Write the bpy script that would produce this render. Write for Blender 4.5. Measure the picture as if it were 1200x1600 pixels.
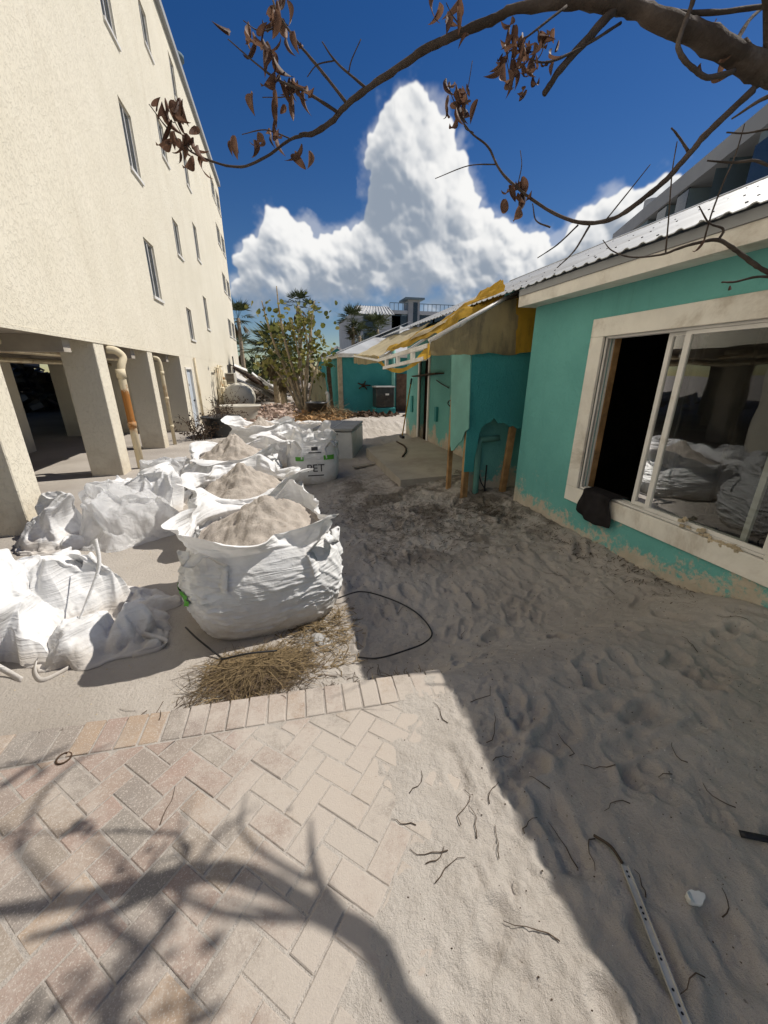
import bpy, bmesh, math, random
import numpy as np
from mathutils import Vector, Matrix
from mathutils.bvhtree import BVHTree

for o in list(bpy.data.objects): bpy.data.objects.remove(o)
SC = bpy.context.scene
COL = SC.collection
PI = math.pi
rnd = random.Random(7)

# ------------------------------------------------------------------ camera
F = 600.0; VPX, VPY = 440.0, 583.0; H = 2.04      # pixels of the 1200x1600 photograph
_cy = np.array([VPX-600, 800-VPY, -F]); _cy /= np.linalg.norm(_cy)
_cz = np.array([0, F, 800-VPY]); _cz /= np.linalg.norm(_cz)
_cx = np.cross(_cy, _cz)
RC = np.array([_cx, _cy, _cz])                     # world = RC @ camera
CAM0 = np.array([0, 0, H])
cd = bpy.data.cameras.new('camera'); cam = bpy.data.objects.new('camera', cd); COL.objects.link(cam)
cd.sensor_fit = 'AUTO'; cd.sensor_width = 36.0; cd.lens = 36.0*F/1600.0
cd.clip_start = 0.02; cd.clip_end = 5000
m4 = Matrix.Identity(4)
for i in range(3):
    for j in range(3): m4[i][j] = RC[i][j]
m4.translation = (0, 0, H)
cam.matrix_world = m4
SC.camera = cam

# ------------------------------------------------------------------ light
SUNV = np.array([1.0, 0.135, 1.27]); SUNV /= np.linalg.norm(SUNV)   # towards the sun
sun_el = math.asin(SUNV[2]); sun_az = math.atan2(SUNV[0], SUNV[1])  # azimuth from +Y towards +X
sd = bpy.data.lights.new('sun', 'SUN'); so = bpy.data.objects.new('sun', sd); COL.objects.link(so)
sd.energy = 5.0; sd.angle = math.radians(0.53); sd.color = (1.0, 0.945, 0.86)
so.rotation_euler = Vector(-SUNV).to_track_quat('-Z', 'Y').to_euler()
so.location = (20, 5, 30)
SC.view_settings.view_transform = 'Standard'; SC.view_settings.look = 'None'
SC.view_settings.exposure = 0.0; SC.view_settings.gamma = 1.0
SC.view_settings.use_curve_mapping = False

def ray(px, py): return RC @ np.array([px-600, 800-py, -F])
def GZ(px, py, z=0.0):
    d = ray(px, py); return CAM0 + (z-H)/d[2]*d
def PX(px, py, x):
    d = ray(px, py); return CAM0 + x/d[0]*d
def PY(px, py, y):
    d = ray(px, py); return CAM0 + y/d[1]*d

# ------------------------------------------------------------------ node helper
class N:
    def __init__(s, nt): s.nt = nt
    def __call__(s, typ, props=None, **inp):
        n = s.nt.nodes.new(typ)
        for k, v in (props or {}).items(): setattr(n, k, v)
        for k, v in inp.items():
            key = k.replace('_', ' ')
            if k[0] == 'i' and k[1:].isdigit(): sock = n.inputs[int(k[1:])]
            else:
                sock = n.inputs.get(key) or n.inputs.get(k)
            if isinstance(v, bpy.types.NodeSocket): s.nt.links.new(v, sock)
            elif isinstance(v, bpy.types.Node): s.nt.links.new(v.outputs[0], sock)
            else:
                if isinstance(v, (tuple, list)) and len(v) == 3 and sock.type == 'RGBA': v = (*v, 1)
                sock.default_value = v
        return n
    def math(s, op, a, b=0.0, c=0.0, clamp=False):
        n = s.nt.nodes.new('ShaderNodeMath'); n.operation = op; n.use_clamp = clamp
        for i, v in enumerate((a, b, c)):
            if isinstance(v, (bpy.types.NodeSocket,)): s.nt.links.new(v, n.inputs[i])
            elif isinstance(v, bpy.types.Node): s.nt.links.new(v.outputs[0], n.inputs[i])
            else: n.inputs[i].default_value = v
        return n.outputs[0]
    def vmath(s, op, a, b=None, scale=None):
        n = s.nt.nodes.new('ShaderNodeVectorMath'); n.operation = op
        for i, v in enumerate((a, b)):
            if v is None: continue
            if isinstance(v, bpy.types.NodeSocket): s.nt.links.new(v, n.inputs[i])
            else: n.inputs[i].default_value = v
        if scale is not None: n.inputs['Scale'].default_value = scale
        return n.outputs['Value'] if op in ('DISTANCE', 'LENGTH', 'DOT_PRODUCT') else n.outputs[0]
    def mix(s, f, a, b, blend='MIX'):
        n = s.nt.nodes.new('ShaderNodeMix'); n.data_type = 'RGBA'; n.blend_type = blend
        for k, v in ((0, f), (6, a), (7, b)):
            if isinstance(v, bpy.types.NodeSocket): s.nt.links.new(v, n.inputs[k])
            elif isinstance(v, bpy.types.Node): s.nt.links.new(v.outputs[0], n.inputs[k])
            else:
                if isinstance(v, (tuple, list)) and len(v) == 3: v = (*v, 1)
                n.inputs[k].default_value = v
        return n.outputs[2]
    def ramp(s, f, lo, hi, a=0.0, b=1.0):
        n = s.nt.nodes.new('ShaderNodeMapRange'); n.interpolation_type = 'SMOOTHSTEP'
        s.nt.links.new(f, n.inputs[0])
        n.inputs[1].default_value = lo; n.inputs[2].default_value = hi
        n.inputs[3].default_value = a; n.inputs[4].default_value = b
        return n.outputs[0]
    def noise(s, vec, scale, detail=4, rough=0.55, dist=0.0):
        n = s.nt.nodes.new('ShaderNodeTexNoise'); s.nt.links.new(vec, n.inputs['Vector'])
        n.inputs['Scale'].default_value = scale; n.inputs['Detail'].default_value = detail
        n.inputs['Roughness'].default_value = rough; n.inputs['Distortion'].default_value = dist
        return n.outputs[0]
    def voronoi(s, vec, scale, feature='F1', detail=0, rough=0.5):
        n = s.nt.nodes.new('ShaderNodeTexVoronoi'); n.feature = feature
        s.nt.links.new(vec, n.inputs['Vector'])
        n.inputs['Scale'].default_value = scale
        if 'Detail' in n.inputs: n.inputs['Detail'].default_value = detail
        if 'Roughness' in n.inputs: n.inputs['Roughness'].default_value = rough
        return n.outputs['Distance']

# --- numpy noise
def _h(ix, iy, iz, seed):
    n_ = (ix*374761393 + iy*668265263 + iz*2147483647 + seed*1274126177) & 0xffffffff
    n_ = ((n_ ^ (n_ >> 13))*1274126177) & 0xffffffff
    n_ = n_ ^ (n_ >> 16)
    return (n_ & 0xffff)/65535.0
def vnoise(x, y, z=0.0, seed=0):
    x = np.asarray(x, float); y = np.asarray(y, float); z = np.zeros_like(x)+z
    ix, iy, iz = np.floor(x).astype(np.int64), np.floor(y).astype(np.int64), np.floor(z).astype(np.int64)
    fx, fy, fz = x-ix, y-iy, z-iz
    fx, fy, fz = [t*t*t*(t*(t*6-15)+10) for t in (fx, fy, fz)]
    r = 0
    for a in (0, 1):
        for b in (0, 1):
            for c in (0, 1):
                w = (fx if a else 1-fx)*(fy if b else 1-fy)*(fz if c else 1-fz)
                r = r + w*_h(ix+a, iy+b, iz+c, seed)
    return r*2-1
def fbm(x, y, z=0.0, o=5, seed=0, rough=0.5):
    r = 0; a = 1.0; f = 1.0
    for k in range(o):
        r = r + a*vnoise(np.asarray(x)*f, np.asarray(y)*f, np.asarray(z)*f, seed+k*17); a *= rough; f *= 2.03
    return r
def sstep(a, b, t): t = np.clip((t-a)/(b-a), 0, 1); return t*t*(3-2*t)
# ------------------------------------------------------------------ world: Nishita sky and cumulus clouds
W = bpy.data.worlds.new('World'); SC.world = W; W.use_nodes = True
nt = W.node_tree; nt.nodes.clear(); n = N(nt)
sky = n('ShaderNodeTexSky', {'sky_type': 'NISHITA', 'sun_disc': False, 'sun_elevation': sun_el,
        'sun_rotation': sun_az, 'air_density': 1.0, 'dust_density': 0.1, 'ozone_density': 2.0, 'altitude': 0})
SKY_STRENGTH = 0.056
BL = [(640,192,46),(618,232,58),(668,240,56),(690,285,52),(632,290,74),(702,318,44),(612,345,62),(662,362,88),(722,380,56),
      (784,402,56),(826,402,34),(590,415,66),(556,432,62),(500,420,48),(470,392,36),(436,378,44),(410,425,44),(455,440,60),(640,450,96),
      (750,450,78),(812,440,44),(388,462,30),(525,462,66),(700,455,80),(960,340,42),(925,380,50),(1008,322,30),(1044,294,22),(980,372,50),(885,425,50)]
def unit(v): return v/np.linalg.norm(v)
def cloud_chart(seeds, A0, A1, ELM, DPP, levels, rg):
    """cumulus built as heaps of spheres on an azimuth / elevation chart, lit by the scene's sun: luminance and cover"""
    WI = int((A1-A0)*DPP); E1 = int(ELM*DPP)
    hgt = np.full((E1, WI), -50.0)
    S = [(a, e, 0.0, r) for a, e, r in seeds]; allS = list(S); cur = S
    for nk, lo, hi in levels:
        nxt = []
        for a, e, z, r in cur:
            if r < 0.16: continue
            for q in range(nk):
                v = rg.normal(0, 1, 3); v[1] += 0.25; v[2] = abs(v[2])*0.8; v /= np.linalg.norm(v)
                rr = r*rg.uniform(lo, hi); f = r*rg.uniform(0.78, 0.98)
                nxt.append((a+v[0]*f/math.cos(math.radians(e)), e+v[1]*f, z+v[2]*f, rr))
        allS += nxt; cur = nxt
    for a, e, z, r in allS:
        ce = math.cos(math.radians(min(e, 60)))
        x0 = (a-A0)*DPP; y0 = e*DPP; rx = r*DPP/ce; ry = r*DPP
        ya, yb = max(0, int(y0-ry)), min(E1, int(y0+ry)+2); xa, xb = max(0, int(x0-rx)), min(WI, int(x0+rx)+2)
        if yb <= ya or xb <= xa: continue
        dd = 1-((np.arange(xa, xb)[None, :]-x0)/rx)**2-((np.arange(ya, yb)[:, None]-y0)/ry)**2
        h = np.where(dd > 0, z+r*np.sqrt(np.maximum(dd, 0)), -50.0)
        hgt[ya:yb, xa:xb] = np.maximum(hgt[ya:yb, xa:xb], h)
    def blur(a, s):
        s = s*DPP/10.0
        if s < 0.4: return a
        k = max(1, int(s*2.5)); w = np.exp(-0.5*(np.arange(-k, k+1)/s)**2); w /= w.sum()
        p = np.pad(a, ((0, 0), (k, k)), mode='edge'); o = np.zeros_like(a)
        for i_, q in enumerate(w): o += q*p[:, i_:i_+a.shape[1]]
        p = np.pad(o, ((k, k), (0, 0)), mode='edge'); o2 = np.zeros_like(a)
        for i_, q in enumerate(w): o2 += q*p[i_:i_+a.shape[0]]
        return o2
    m = (hgt > -10).astype(float); h = np.where(m > 0, hgt, 0)
    X, Y = np.meshgrid(A0+np.arange(WI)/DPP, np.arange(E1)/DPP)
    sel = blur(m, 6) > 0.004
    nz = np.zeros_like(h); xx = X[sel]; yy = Y[sel]
    wx = fbm(xx*0.5, yy*0.5, 0, 2, 40)*1.2
    nz[sel] = fbm(xx*0.7+wx, yy*0.7-wx, 3, 5, 42, 0.58)
    nz2 = np.zeros_like(h); nz2[sel] = fbm(xx*0.38, yy*0.5, 5, 4, 52, 0.55)
    h = h+0.22*nz*m
    soft = blur(m, 1.3); wide = blur(m, 7.0); wisp = blur(m, 14.0)
    alpha = sstep(0.15, 0.85, soft)*sstep(0.10, 0.34, wide+0.10*nz2)
    alpha = np.maximum(alpha, 0.34*sstep(0.22, 0.62, wisp+0.22*nz2))
    gy_, gx_ = np.gradient(blur(h, 1.3), 1.0/DPP); hb = blur(h, 9.0); gyb, gxb = np.gradient(hb, 1.0/DPP)
    gym, gxm = np.gradient(blur(h, 3.5), 1.0/DPP)
    gx2 = 0.42*gx_+0.40*gxm+0.75*gxb; gy2 = 0.42*gy_+0.40*gym+0.75*gyb
    nn = np.sqrt(gx2**2+gy2**2+0.8)
    AZ = np.radians(X); EL = np.radians(Y)
    saz = math.atan2(SUNV[0], SUNV[1]); sel_ = math.asin(SUNV[2])
    sx = np.cos(sel_)*np.sin(saz-AZ)
    sy = np.sin(sel_)*np.cos(EL)-np.cos(sel_)*np.sin(EL)*np.cos(saz-AZ)
    sz = -(np.sin(sel_)*np.sin(EL)+np.cos(sel_)*np.cos(EL)*np.cos(saz-AZ))
    lam = (-gx2*sx-gy2*sy+0.9*sz)/nn
    occ = 0                                                # cloud between here and the sun
    for k in (1.2, 2.6, 4.5): occ = occ+np.roll(np.roll(hb, -int(k*DPP*0.62), 1), -int(k*DPP*0.75), 0)
    occ = np.clip(occ/3*0.40-hb*0.10, 0, 1)
    lum = np.clip(0.75+0.44*lam-0.42*occ+0.05*nz+0.10*nz2, 0, 1)
    lum = np.clip(lum+0.30*np.clip(1-wide, 0, 1), 0, 1)
    lum = lum*lum*(3-2*lum)
    return lum, alpha*sstep(6.0, 11.5, Y+1.6*nz2)
def cloud_image():
    DPP = 10; WI, HI = 360*DPP, 180*DPP; ELM = 46
    rg = np.random.RandomState(4); seeds = []
    for bx_, by_, br_ in BL:
        d = unit(ray(bx_, by_)); d2 = unit(ray(bx_, by_-br_)); d3 = unit(ray(bx_+br_, by_))
        r = math.degrees(0.5*(math.acos(np.dot(d, d2))+math.acos(np.dot(d, d3))))
        seeds.append((math.degrees(math.atan2(d[0], d[1])), math.degrees(math.asin(d[2])), r*0.80))
    far = []
    for k in range(13):                                    # fair-weather heaps round the rest of the horizon
        az = rg.uniform(74, 306); el = rg.uniform(8, 17); R = rg.uniform(1.5, 4.2)
        for q in range(7): far.append((az+rg.normal(0, R*1.3), el+abs(rg.normal(0, R*0.8)), R*rg.uniform(0.5, 1.0)))
    A0, A1 = -50, 64
    out = np.zeros((HI, WI, 4), np.float32); out[..., 3] = 1.0
    L1, C1 = cloud_chart(seeds, A0, A1, ELM, DPP, ((18, 0.26, 0.46), (13, 0.26, 0.44), (9, 0.28, 0.45)), rg)
    L2, C2 = cloud_chart(far, 64, 310, ELM, 3, ((12, 0.26, 0.46), (6, 0.24, 0.42)), rg)
    th = (0.5-(np.arange(WI)+0.5)/WI)*360.0                # equirectangular column -> atan2(y, x) -> azimuth
    az = (90.0-th) % 360.0; az = np.where(az > 310, az-360, az)
    rows = np.arange(ELM*DPP)
    near = az < A1; ia = np.clip(((az-A0)*DPP).astype(int), 0, L1.shape[1]-1); ib = np.clip(((az-64)*3).astype(int), 0, L2.shape[1]-1)
    r2 = np.clip((rows*0.3).astype(int), 0, L2.shape[0]-1)
    lum = np.where(near[None, :], L1[:, ia], L2[r2][:, ib]); cov = np.where(near[None, :], C1[:, ia], C2[r2][:, ib])
    out[90*DPP:90*DPP+ELM*DPP, :, 0] = lum; out[90*DPP:90*DPP+ELM*DPP, :, 1] = cov
    im = bpy.data.images.new('cumulus', WI, HI, alpha=False, float_buffer=False)
    im.colorspace_settings.name = 'Non-Color'
    im.pixels.foreach_set(out.ravel()); im.update(); im.pack()
    return im
def build_world():
    n = N(nt)
    tc = n('ShaderNodeTexCoord').outputs['Generated']
    env = nt.nodes.new('ShaderNodeTexEnvironment'); env.image = cloud_image(); nt.links.new(tc, env.inputs[0]); env.interpolation = 'Cubic'
    CW = CLOUD_GAIN/SKY_STRENGTH
    se = n('ShaderNodeSeparateColor', Color=env.outputs[0])
    cc = n.mix(se.outputs[0], tuple(CW*v for v in (0.30, 0.355, 0.435)), tuple(CW*v for v in (0.99, 0.985, 0.97)))
    hs = n('ShaderNodeHueSaturation', Color=sky.outputs[0], Hue=0.512, Saturation=1.38, Value=1.18)
    wcol = n.mix(se.outputs[1], hs.outputs[0], cc)
    bg = n('ShaderNodeBackground', Color=wcol, Strength=SKY_STRENGTH)
    n('ShaderNodeOutputWorld', Surface=bg.outputs[0])
CLOUD_GAIN = 0.95
build_world()

# ------------------------------------------------------------------ materials
def base_mat(name, rough=0.8, spec=0.3):
    m = bpy.data.materials.new(name); m.use_nodes = True
    n = N(m.node_tree); b = m.node_tree.nodes['Principled BSDF']
    b.inputs['Roughness'].default_value = rough
    b.inputs['Specular IOR Level'].default_value = spec
    return m, n, b
def setc(m, b, v): m.node_tree.links.new(v, b.inputs['Base Color']) if isinstance(v, bpy.types.NodeSocket) else b.inputs['Base Color'].__setattr__('default_value', (*v, 1))
def bump(n, b, h, strength=0.5, dist=0.01, prev=None):
    q = n('ShaderNodeBump', Height=h, Strength=strength, Distance=dist)
    if prev is not None: n.nt.links.new(prev, q.inputs['Normal'])
    n.nt.links.new(q.outputs[0], b.inputs['Normal']); return q.outputs[0]
def pos(n): return n('ShaderNodeNewGeometry').outputs['Position']
def simple(name, col, rough=0.7, spec=0.3, var=0.25, scale=6.0, dirt=None, bmp=0.0, bscale=60.0, metal=0.0, obj=False, island=False):
    """colour with soft mottling, optional dirt colour and fine relief"""
    m, n, b = base_mat(name, rough, spec); b.inputs['Metallic'].default_value = metal
    p = n('ShaderNodeTexCoord').outputs['Object'] if obj else pos(n)
    f = n.noise(p, scale, 6, 0.6)
    c = n.mix(n.ramp(f, 0.3, 0.7), tuple(x*(1-var) for x in col), tuple(min(1, x*(1+var)) for x in col))
    if island:
        ri = n('ShaderNodeNewGeometry').outputs['Random Per Island']
        c = n.mix(ri, n.mix(0.6, c, tuple(x*0.45 for x in col)), n.mix(0.5, c, tuple(min(1, x*1.5) for x in col)))
    if dirt:
        f2 = n.noise(p, scale*0.45, 8, 0.7, 0.4)
        c = n.mix(n.math('MULTIPLY', n.ramp(f2, 0.5, 0.72), 0.8), c, dirt)
    setc(m, b, c)
    if bmp: bump(n, b, n.noise(p, bscale, 5, 0.6), bmp, 0.01)
    return m

MT = {}
def sand_mat():
    m, n, b = base_mat('sand', 0.95, 0.1)
    p = pos(n); xyz = n('ShaderNodeSeparateXYZ', Vector=p)
    f1 = n.noise(p, 1.3, 6, 0.6); f2 = n.noise(p, 9.0, 6, 0.65); f3 = n.noise(p, 420.0, 3, 0.7)
    c = n.mix(n.ramp(f1, 0.3, 0.7), (0.42, 0.378, 0.335), (0.515, 0.472, 0.425))
    c = n.mix(n.math('MULTIPLY', n.ramp(f2, 0.45, 0.75), 0.35), c, (0.35, 0.31, 0.265))
    c = n.mix(n.ramp(f3, 0.35, 0.7, 0.0, 0.30), c, (0.20, 0.175, 0.15))
    # dusty concrete in front of the tall building
    e = n.math('ADD', xyz.outputs[0], n.math('MULTIPLY', n.math('SUBTRACT', n.noise(p, 0.9, 5, 0.6), 0.5), 1.6))
    cc = n.mix(n.ramp(n.noise(p, 0.7, 6, 0.6), 0.35, 0.65), (0.36, 0.322, 0.28), (0.46, 0.42, 0.37))
    c = n.mix(n.ramp(e, -1.5, -1.0, 0.85, 0.0), c, cc)
    # dark organic litter left by the flood along the house and the path
    lit_ = n.noise(p, 2.2, 8, 0.72, 0.6); lx = n.ramp(xyz.outputs[0], 0.3, 1.2); ly = n.ramp(xyz.outputs[1], 2.9, 4.0)
    ly2 = n.ramp(xyz.outputs[1], 8.0, 7.0)
    k = n.math('MULTIPLY', n.math('MULTIPLY', n.ramp(lit_, 0.40, 0.60), lx), n.math('MULTIPLY', ly, ly2))
    c = n.mix(n.math('MULTIPLY', k, 0.80), c, (0.11, 0.09, 0.07))
    sp = n.noise(p, 70.0, 2, 0.5); c = n.mix(n.ramp(sp, 0.70, 0.76, 0.0, 0.55), c, (0.10, 0.075, 0.055))
    setc(m, b, c)
    h = n.math('ADD', n.math('MULTIPLY', n.noise(p, 34.0, 5, 0.7), 1.3), n.math('MULTIPLY', n.noise(p, 300.0, 3, 0.6), 0.35))
    bump(n, b, h, 0.9, 0.013)
    return m
MT['sand'] = sand_mat()
def bagsand():
    m, n, b = base_mat('bag_sand', 0.95, 0.1); p = pos(n)
    c = n.mix(n.ramp(n.noise(p, 7.0, 7, 0.65), 0.3, 0.7), (0.36, 0.315, 0.27), (0.51, 0.455, 0.395))
    c = n.mix(n.ramp(n.noise(p, 60.0, 3, 0.6), 0.62, 0.72, 0, 0.6), c, (0.17, 0.13, 0.10))
    setc(m, b, c); bump(n, b, n.noise(p, 60.0, 6, 0.7), 0.8, 0.02); return m
MT['bagsand'] = bagsand()
def stucco(name, col, col2, dirt, wear=None, strength=0.9):
    m, n, b = base_mat(name, 0.9, 0.15); p = pos(n); xyz = n('ShaderNodeSeparateXYZ', Vector=p)
    sq = n('ShaderNodeMapping', Vector=p, Scale=(1.0, 1.0, 0.6)).outputs[0]
    v = n.noise(sq, 23.0, 4, 0.66, 0.35); v2 = n.noise(p, 70.0, 3, 0.6)
    hh = n.math('ADD', n.math('ADD', n.ramp(v, 0.50, 0.60), n.math('MULTIPLY', v, 0.5)), n.math('MULTIPLY', v2, 0.25))
    bump(n, b, hh, strength, 0.012)
    c = n.mix(n.ramp(n.noise(p, 0.6, 6, 0.6), 0.3, 0.7), col, col2)
    # rain streaks: stretched vertically
    st = n('ShaderNodeMapping', Vector=p, Scale=(2.2, 2.2, 0.12)).outputs[0]
    c = n.mix(n.ramp(n.noise(st, 1.0, 6, 0.65), 0.52, 0.8, 0.0, 0.35), c, dirt)
    # splash dirt near the ground
    zf = n.math('ADD', xyz.outputs[2], n.math('MULTIPLY', n.math('SUBTRACT', n.noise(p, 3.5, 6, 0.65), 0.5), 1.3))
    c = n.mix(n.ramp(zf, 0.1, 0.65, 0.55, 0.0), c, dirt)
    setc(m, b, c); return m
MT['cream'] = stucco('cream_stucco', (0.70, 0.645, 0.52), (0.75, 0.695, 0.57), (0.52, 0.45, 0.34), strength=0.5)
def teal_mat(name, wear=True, col=(0.125, 0.375, 0.35), col2=(0.16, 0.45, 0.415)):
    m, n, b = base_mat(name, 0.75, 0.25); p = pos(n); xyz = n('ShaderNodeSeparateXYZ', Vector=p)
    c = n.mix(n.ramp(n.noise(p, 1.1, 6, 0.6), 0.3, 0.7), col, col2)
    v = n.noise(p, 16.0, 5, 0.6, 1.0)
    hh = n.ramp(v, 0.45, 0.62)
    if wear:
        base = n.mix(n.ramp(n.noise(p, 5.0, 6, 0.6), 0.3, 0.7), (0.46, 0.40, 0.31), (0.58, 0.52, 0.42))
        zf = n.math('ADD', xyz.outputs[2], n.math('MULTIPLY', n.math('SUBTRACT', n.noise(p, 2.3, 5, 0.6), 0.5), -0.5))
        thr = n.ramp(zf, 0.15, 1.25, 0.60, 0.27)
        wn = n.noise(p, 19.0, 8, 0.82)
        lump = n.noise(p, 2.6, 4, 0.55)
        wn = n.math('ADD', n.math('MULTIPLY', wn, 0.5), n.math('MULTIPLY', lump, 0.5))
        k = n.ramp(n.math('SUBTRACT', thr, wn), -0.03, 0.05)
        c = n.mix(k, c, base)
        st = n('ShaderNodeMapping', Vector=p, Scale=(5, 5, 0.25)).outputs[0]
        c = n.mix(n.ramp(n.noise(st, 1.0, 5, 0.6), 0.55, 0.8, 0, 0.25), c, (0.06, 0.16, 0.13))
    setc(m, b, c); bump(n, b, hh, 0.35, 0.012); return m
MT['teal'] = teal_mat('teal_stucco')
MT['teal_flat'] = teal_mat('teal_board', False, (0.042, 0.25, 0.255), (0.058, 0.295, 0.30))
MT['teal_pale'] = simple('teal_pale_and_skylit', (0.16, 0.38, 0.33), 0.6, 0.3, 0.12, 3.0, bmp=0.1)
MT['trim'] = simple('dirty_white_paint', (0.80, 0.765, 0.69), 0.6, 0.35, 0.09, 2.5, dirt=(0.40, 0.33, 0.25), bmp=0.15, bscale=120)
MT['white'] = simple('white_paint', (0.74, 0.72, 0.68), 0.45, 0.4, 0.06, 4.0, dirt=(0.5, 0.45, 0.38))
MT['bricktan'] = simple('bare_tan_block', (0.48, 0.40, 0.28), 0.9, 0.1, 0.2, 4.0, dirt=(0.25, 0.2, 0.14), bmp=0.4)
MT['metal_roof'] = simple('galvanised_roof', (0.46, 0.47, 0.47), 0.55, 0.5, 0.12, 1.2, dirt=(0.33, 0.31, 0.28), metal=0.25)
MT['screw'] = simple('dark_screw', (0.05, 0.045, 0.04), 0.5)
MT['dark'] = simple('room_gloom', (0.018, 0.016, 0.014), 0.9)
MT['concrete'] = simple('dusty_concrete', (0.40, 0.36, 0.305), 0.9, 0.15, 0.14, 1.6, dirt=(0.27, 0.23, 0.19), bmp=0.3, bscale=90)
MT['wood'] = simple('weathered_wood', (0.34, 0.20, 0.09), 0.8, 0.2, 0.35, 5.0, dirt=(0.13, 0.09, 0.06), bmp=0.4)
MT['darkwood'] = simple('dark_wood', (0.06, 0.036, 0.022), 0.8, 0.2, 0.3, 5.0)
def fabric_yellow(name, col, mold, amt):
    m, n, b = base_mat(name, 0.75, 0.2); p = pos(n)
    st = n('ShaderNodeMapping', Vector=p, Scale=(2.4, 2.4, 0.7)).outputs[0]
    c = n.mix(n.ramp(n.noise(p, 3.0, 6, 0.6), 0.3, 0.7), tuple(x*0.85 for x in col), col)
    c = n.mix(n.ramp(n.noise(st, 1.5, 8, 0.7), 0.62-amt*0.4, 0.85-amt*0.4), c, mold)
    setc(m, b, c); bump(n, b, n.noise(p, 30.0, 4, 0.6), 0.25, 0.01)
    out = m.node_tree.nodes['Material Output']
    tr = n('ShaderNodeBsdfTranslucent', Color=c)
    mx = n('ShaderNodeMixShader', Fac=0.35, i1=b.outputs[0], i2=tr.outputs[0])
    m.node_tree.links.new(mx.outputs[0], out.inputs[0]); return m
MT['yellow'] = fabric_yellow('yellow_canvas', (0.60, 0.36, 0.045), (0.13, 0.095, 0.035), 0.28)
MT['mold'] = fabric_yellow('mouldy_canvas', (0.42, 0.34, 0.19), (0.20, 0.17, 0.115), 0.42)
MT['cream_fabric'] = fabric_yellow('cream_canvas', (0.70, 0.60, 0.40), (0.30, 0.22, 0.08), 0.12)
def bag_mat():
    m, n, b = base_mat('woven_white_bag', 0.62, 0.25); p = pos(n)
    c = n.mix(n.ramp(n.noise(p, 5.0, 6, 0.6), 0.3, 0.75), (0.74, 0.735, 0.725), (0.86, 0.86, 0.86))
    xyz = n('ShaderNodeSeparateXYZ', Vector=p)
    zf = n.math('ADD', xyz.outputs[2], n.math('MULTIPLY', n.math('SUBTRACT', n.noise(p, 6.0, 6, 0.65), 0.5), 0.5))
    c = n.mix(n.ramp(zf, 0.0, 0.22, 0.55, 0.0), c, (0.45, 0.38, 0.30))
    c = n.mix(n.ramp(n.noise(p, 11.0, 7, 0.7), 0.60, 0.75, 0.0, 0.25), c, (0.5, 0.44, 0.37))
    setc(m, b, c)
    hz_ = n('ShaderNodeMapping', Vector=p, Scale=(1.6, 1.6, 26.0)).outputs[0]
    w1 = n.math('ABSOLUTE', n.math('SUBTRACT', n.noise(hz_, 1.0, 2, 0.45, 0.3), 0.5))
    w2 = n.math('ABSOLUTE', n.math('SUBTRACT', n.noise(p, 11.0, 3, 0.55), 0.5))
    hh = n.math('SUBTRACT', n.math('MULTIPLY', n.math('MINIMUM', w1, 0.12), -2.2), n.math('MULTIPLY', n.math('MINIMUM', w2, 0.10), 1.1))
    bump(n, b, hh, 0.55, 0.018)
    out = m.node_tree.nodes['Material Output']
    tr = n('ShaderNodeBsdfTranslucent', Color=c)
    mx = n('ShaderNodeMixShader', Fac=0.14, i1=b.outputs[0], i2=tr.outputs[0])
    m.node_tree.links.new(mx.outputs[0], out.inputs[0]); return m
MT['bag'] = bag_mat()
def film_mat():
    m, n, b = base_mat('clear_film', 0.12, 0.9); p = pos(n)
    b.inputs['Base Color'].default_value = (0.90, 0.905, 0.91, 1)
    w_ = n.math('ABSOLUTE', n.math('SUBTRACT', n.noise(p, 9.0, 5, 0.6, 0.6), 0.5))
    bump(n, b, n.math('MULTIPLY', n.math('MINIMUM', w_, 0.12), -3.0), 0.9, 0.03)
    out = m.node_tree.nodes['Material Output']
    tp = n('ShaderNodeBsdfTransparent', Color=(0.97, 0.97, 0.97, 1)); tr = n('ShaderNodeBsdfTranslucent', Color=(0.9, 0.9, 0.9, 1))
    a = n('ShaderNodeMixShader', Fac=0.45, i1=b.outputs[0], i2=tr.outputs[0])
    mx = n('ShaderNodeMixShader', Fac=0.30, i1=a.outputs[0], i2=tp.outputs[0])
    m.node_tree.links.new(mx.outputs[0], out.inputs[0]); return m
MT['film'] = film_mat()
def glass_mat(name, tint=(0.55, 0.58, 0.56), r=0.0):
    m = bpy.data.materials.new(name); m.use_nodes = True; nt = m.node_tree; nt.nodes.clear(); n = N(nt)
    p = pos(n)
    fr = n('ShaderNodeFresnel', IOR=1.5)
    gl = n('ShaderNodeBsdfGlossy', Color=(1, 1, 1, 1), Roughness=r)
    bm_ = n('ShaderNodeBump', Height=n.noise(p, 1.6, 2, 0.5), Strength=0.05, Distance=0.05)
    nt.links.new(bm_.outputs[0], gl.inputs['Normal'])
    tp = n('ShaderNodeBsdfTransparent', Color=(*tint, 1))
    df = n('ShaderNodeBsdfDiffuse', Color=(0.5, 0.45, 0.4, 1))
    dirt = n.ramp(n.noise(p, 4.0, 6, 0.7), 0.5, 0.9, 0.01, 0.09)
    a = n('ShaderNodeMixShader', Fac=n.math('ADD', n.math('MULTIPLY', fr.outputs[0], 0.72), 0.0, clamp=True), i1=tp.outputs[0], i2=gl.outputs[0])
    bb = n('ShaderNodeMixShader', Fac=dirt, i1=a.outputs[0], i2=df.outputs[0])
    n('ShaderNodeOutputMaterial', Surface=bb.outputs[0]); return m
MT['glass'] = glass_mat('window_glass')
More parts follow.
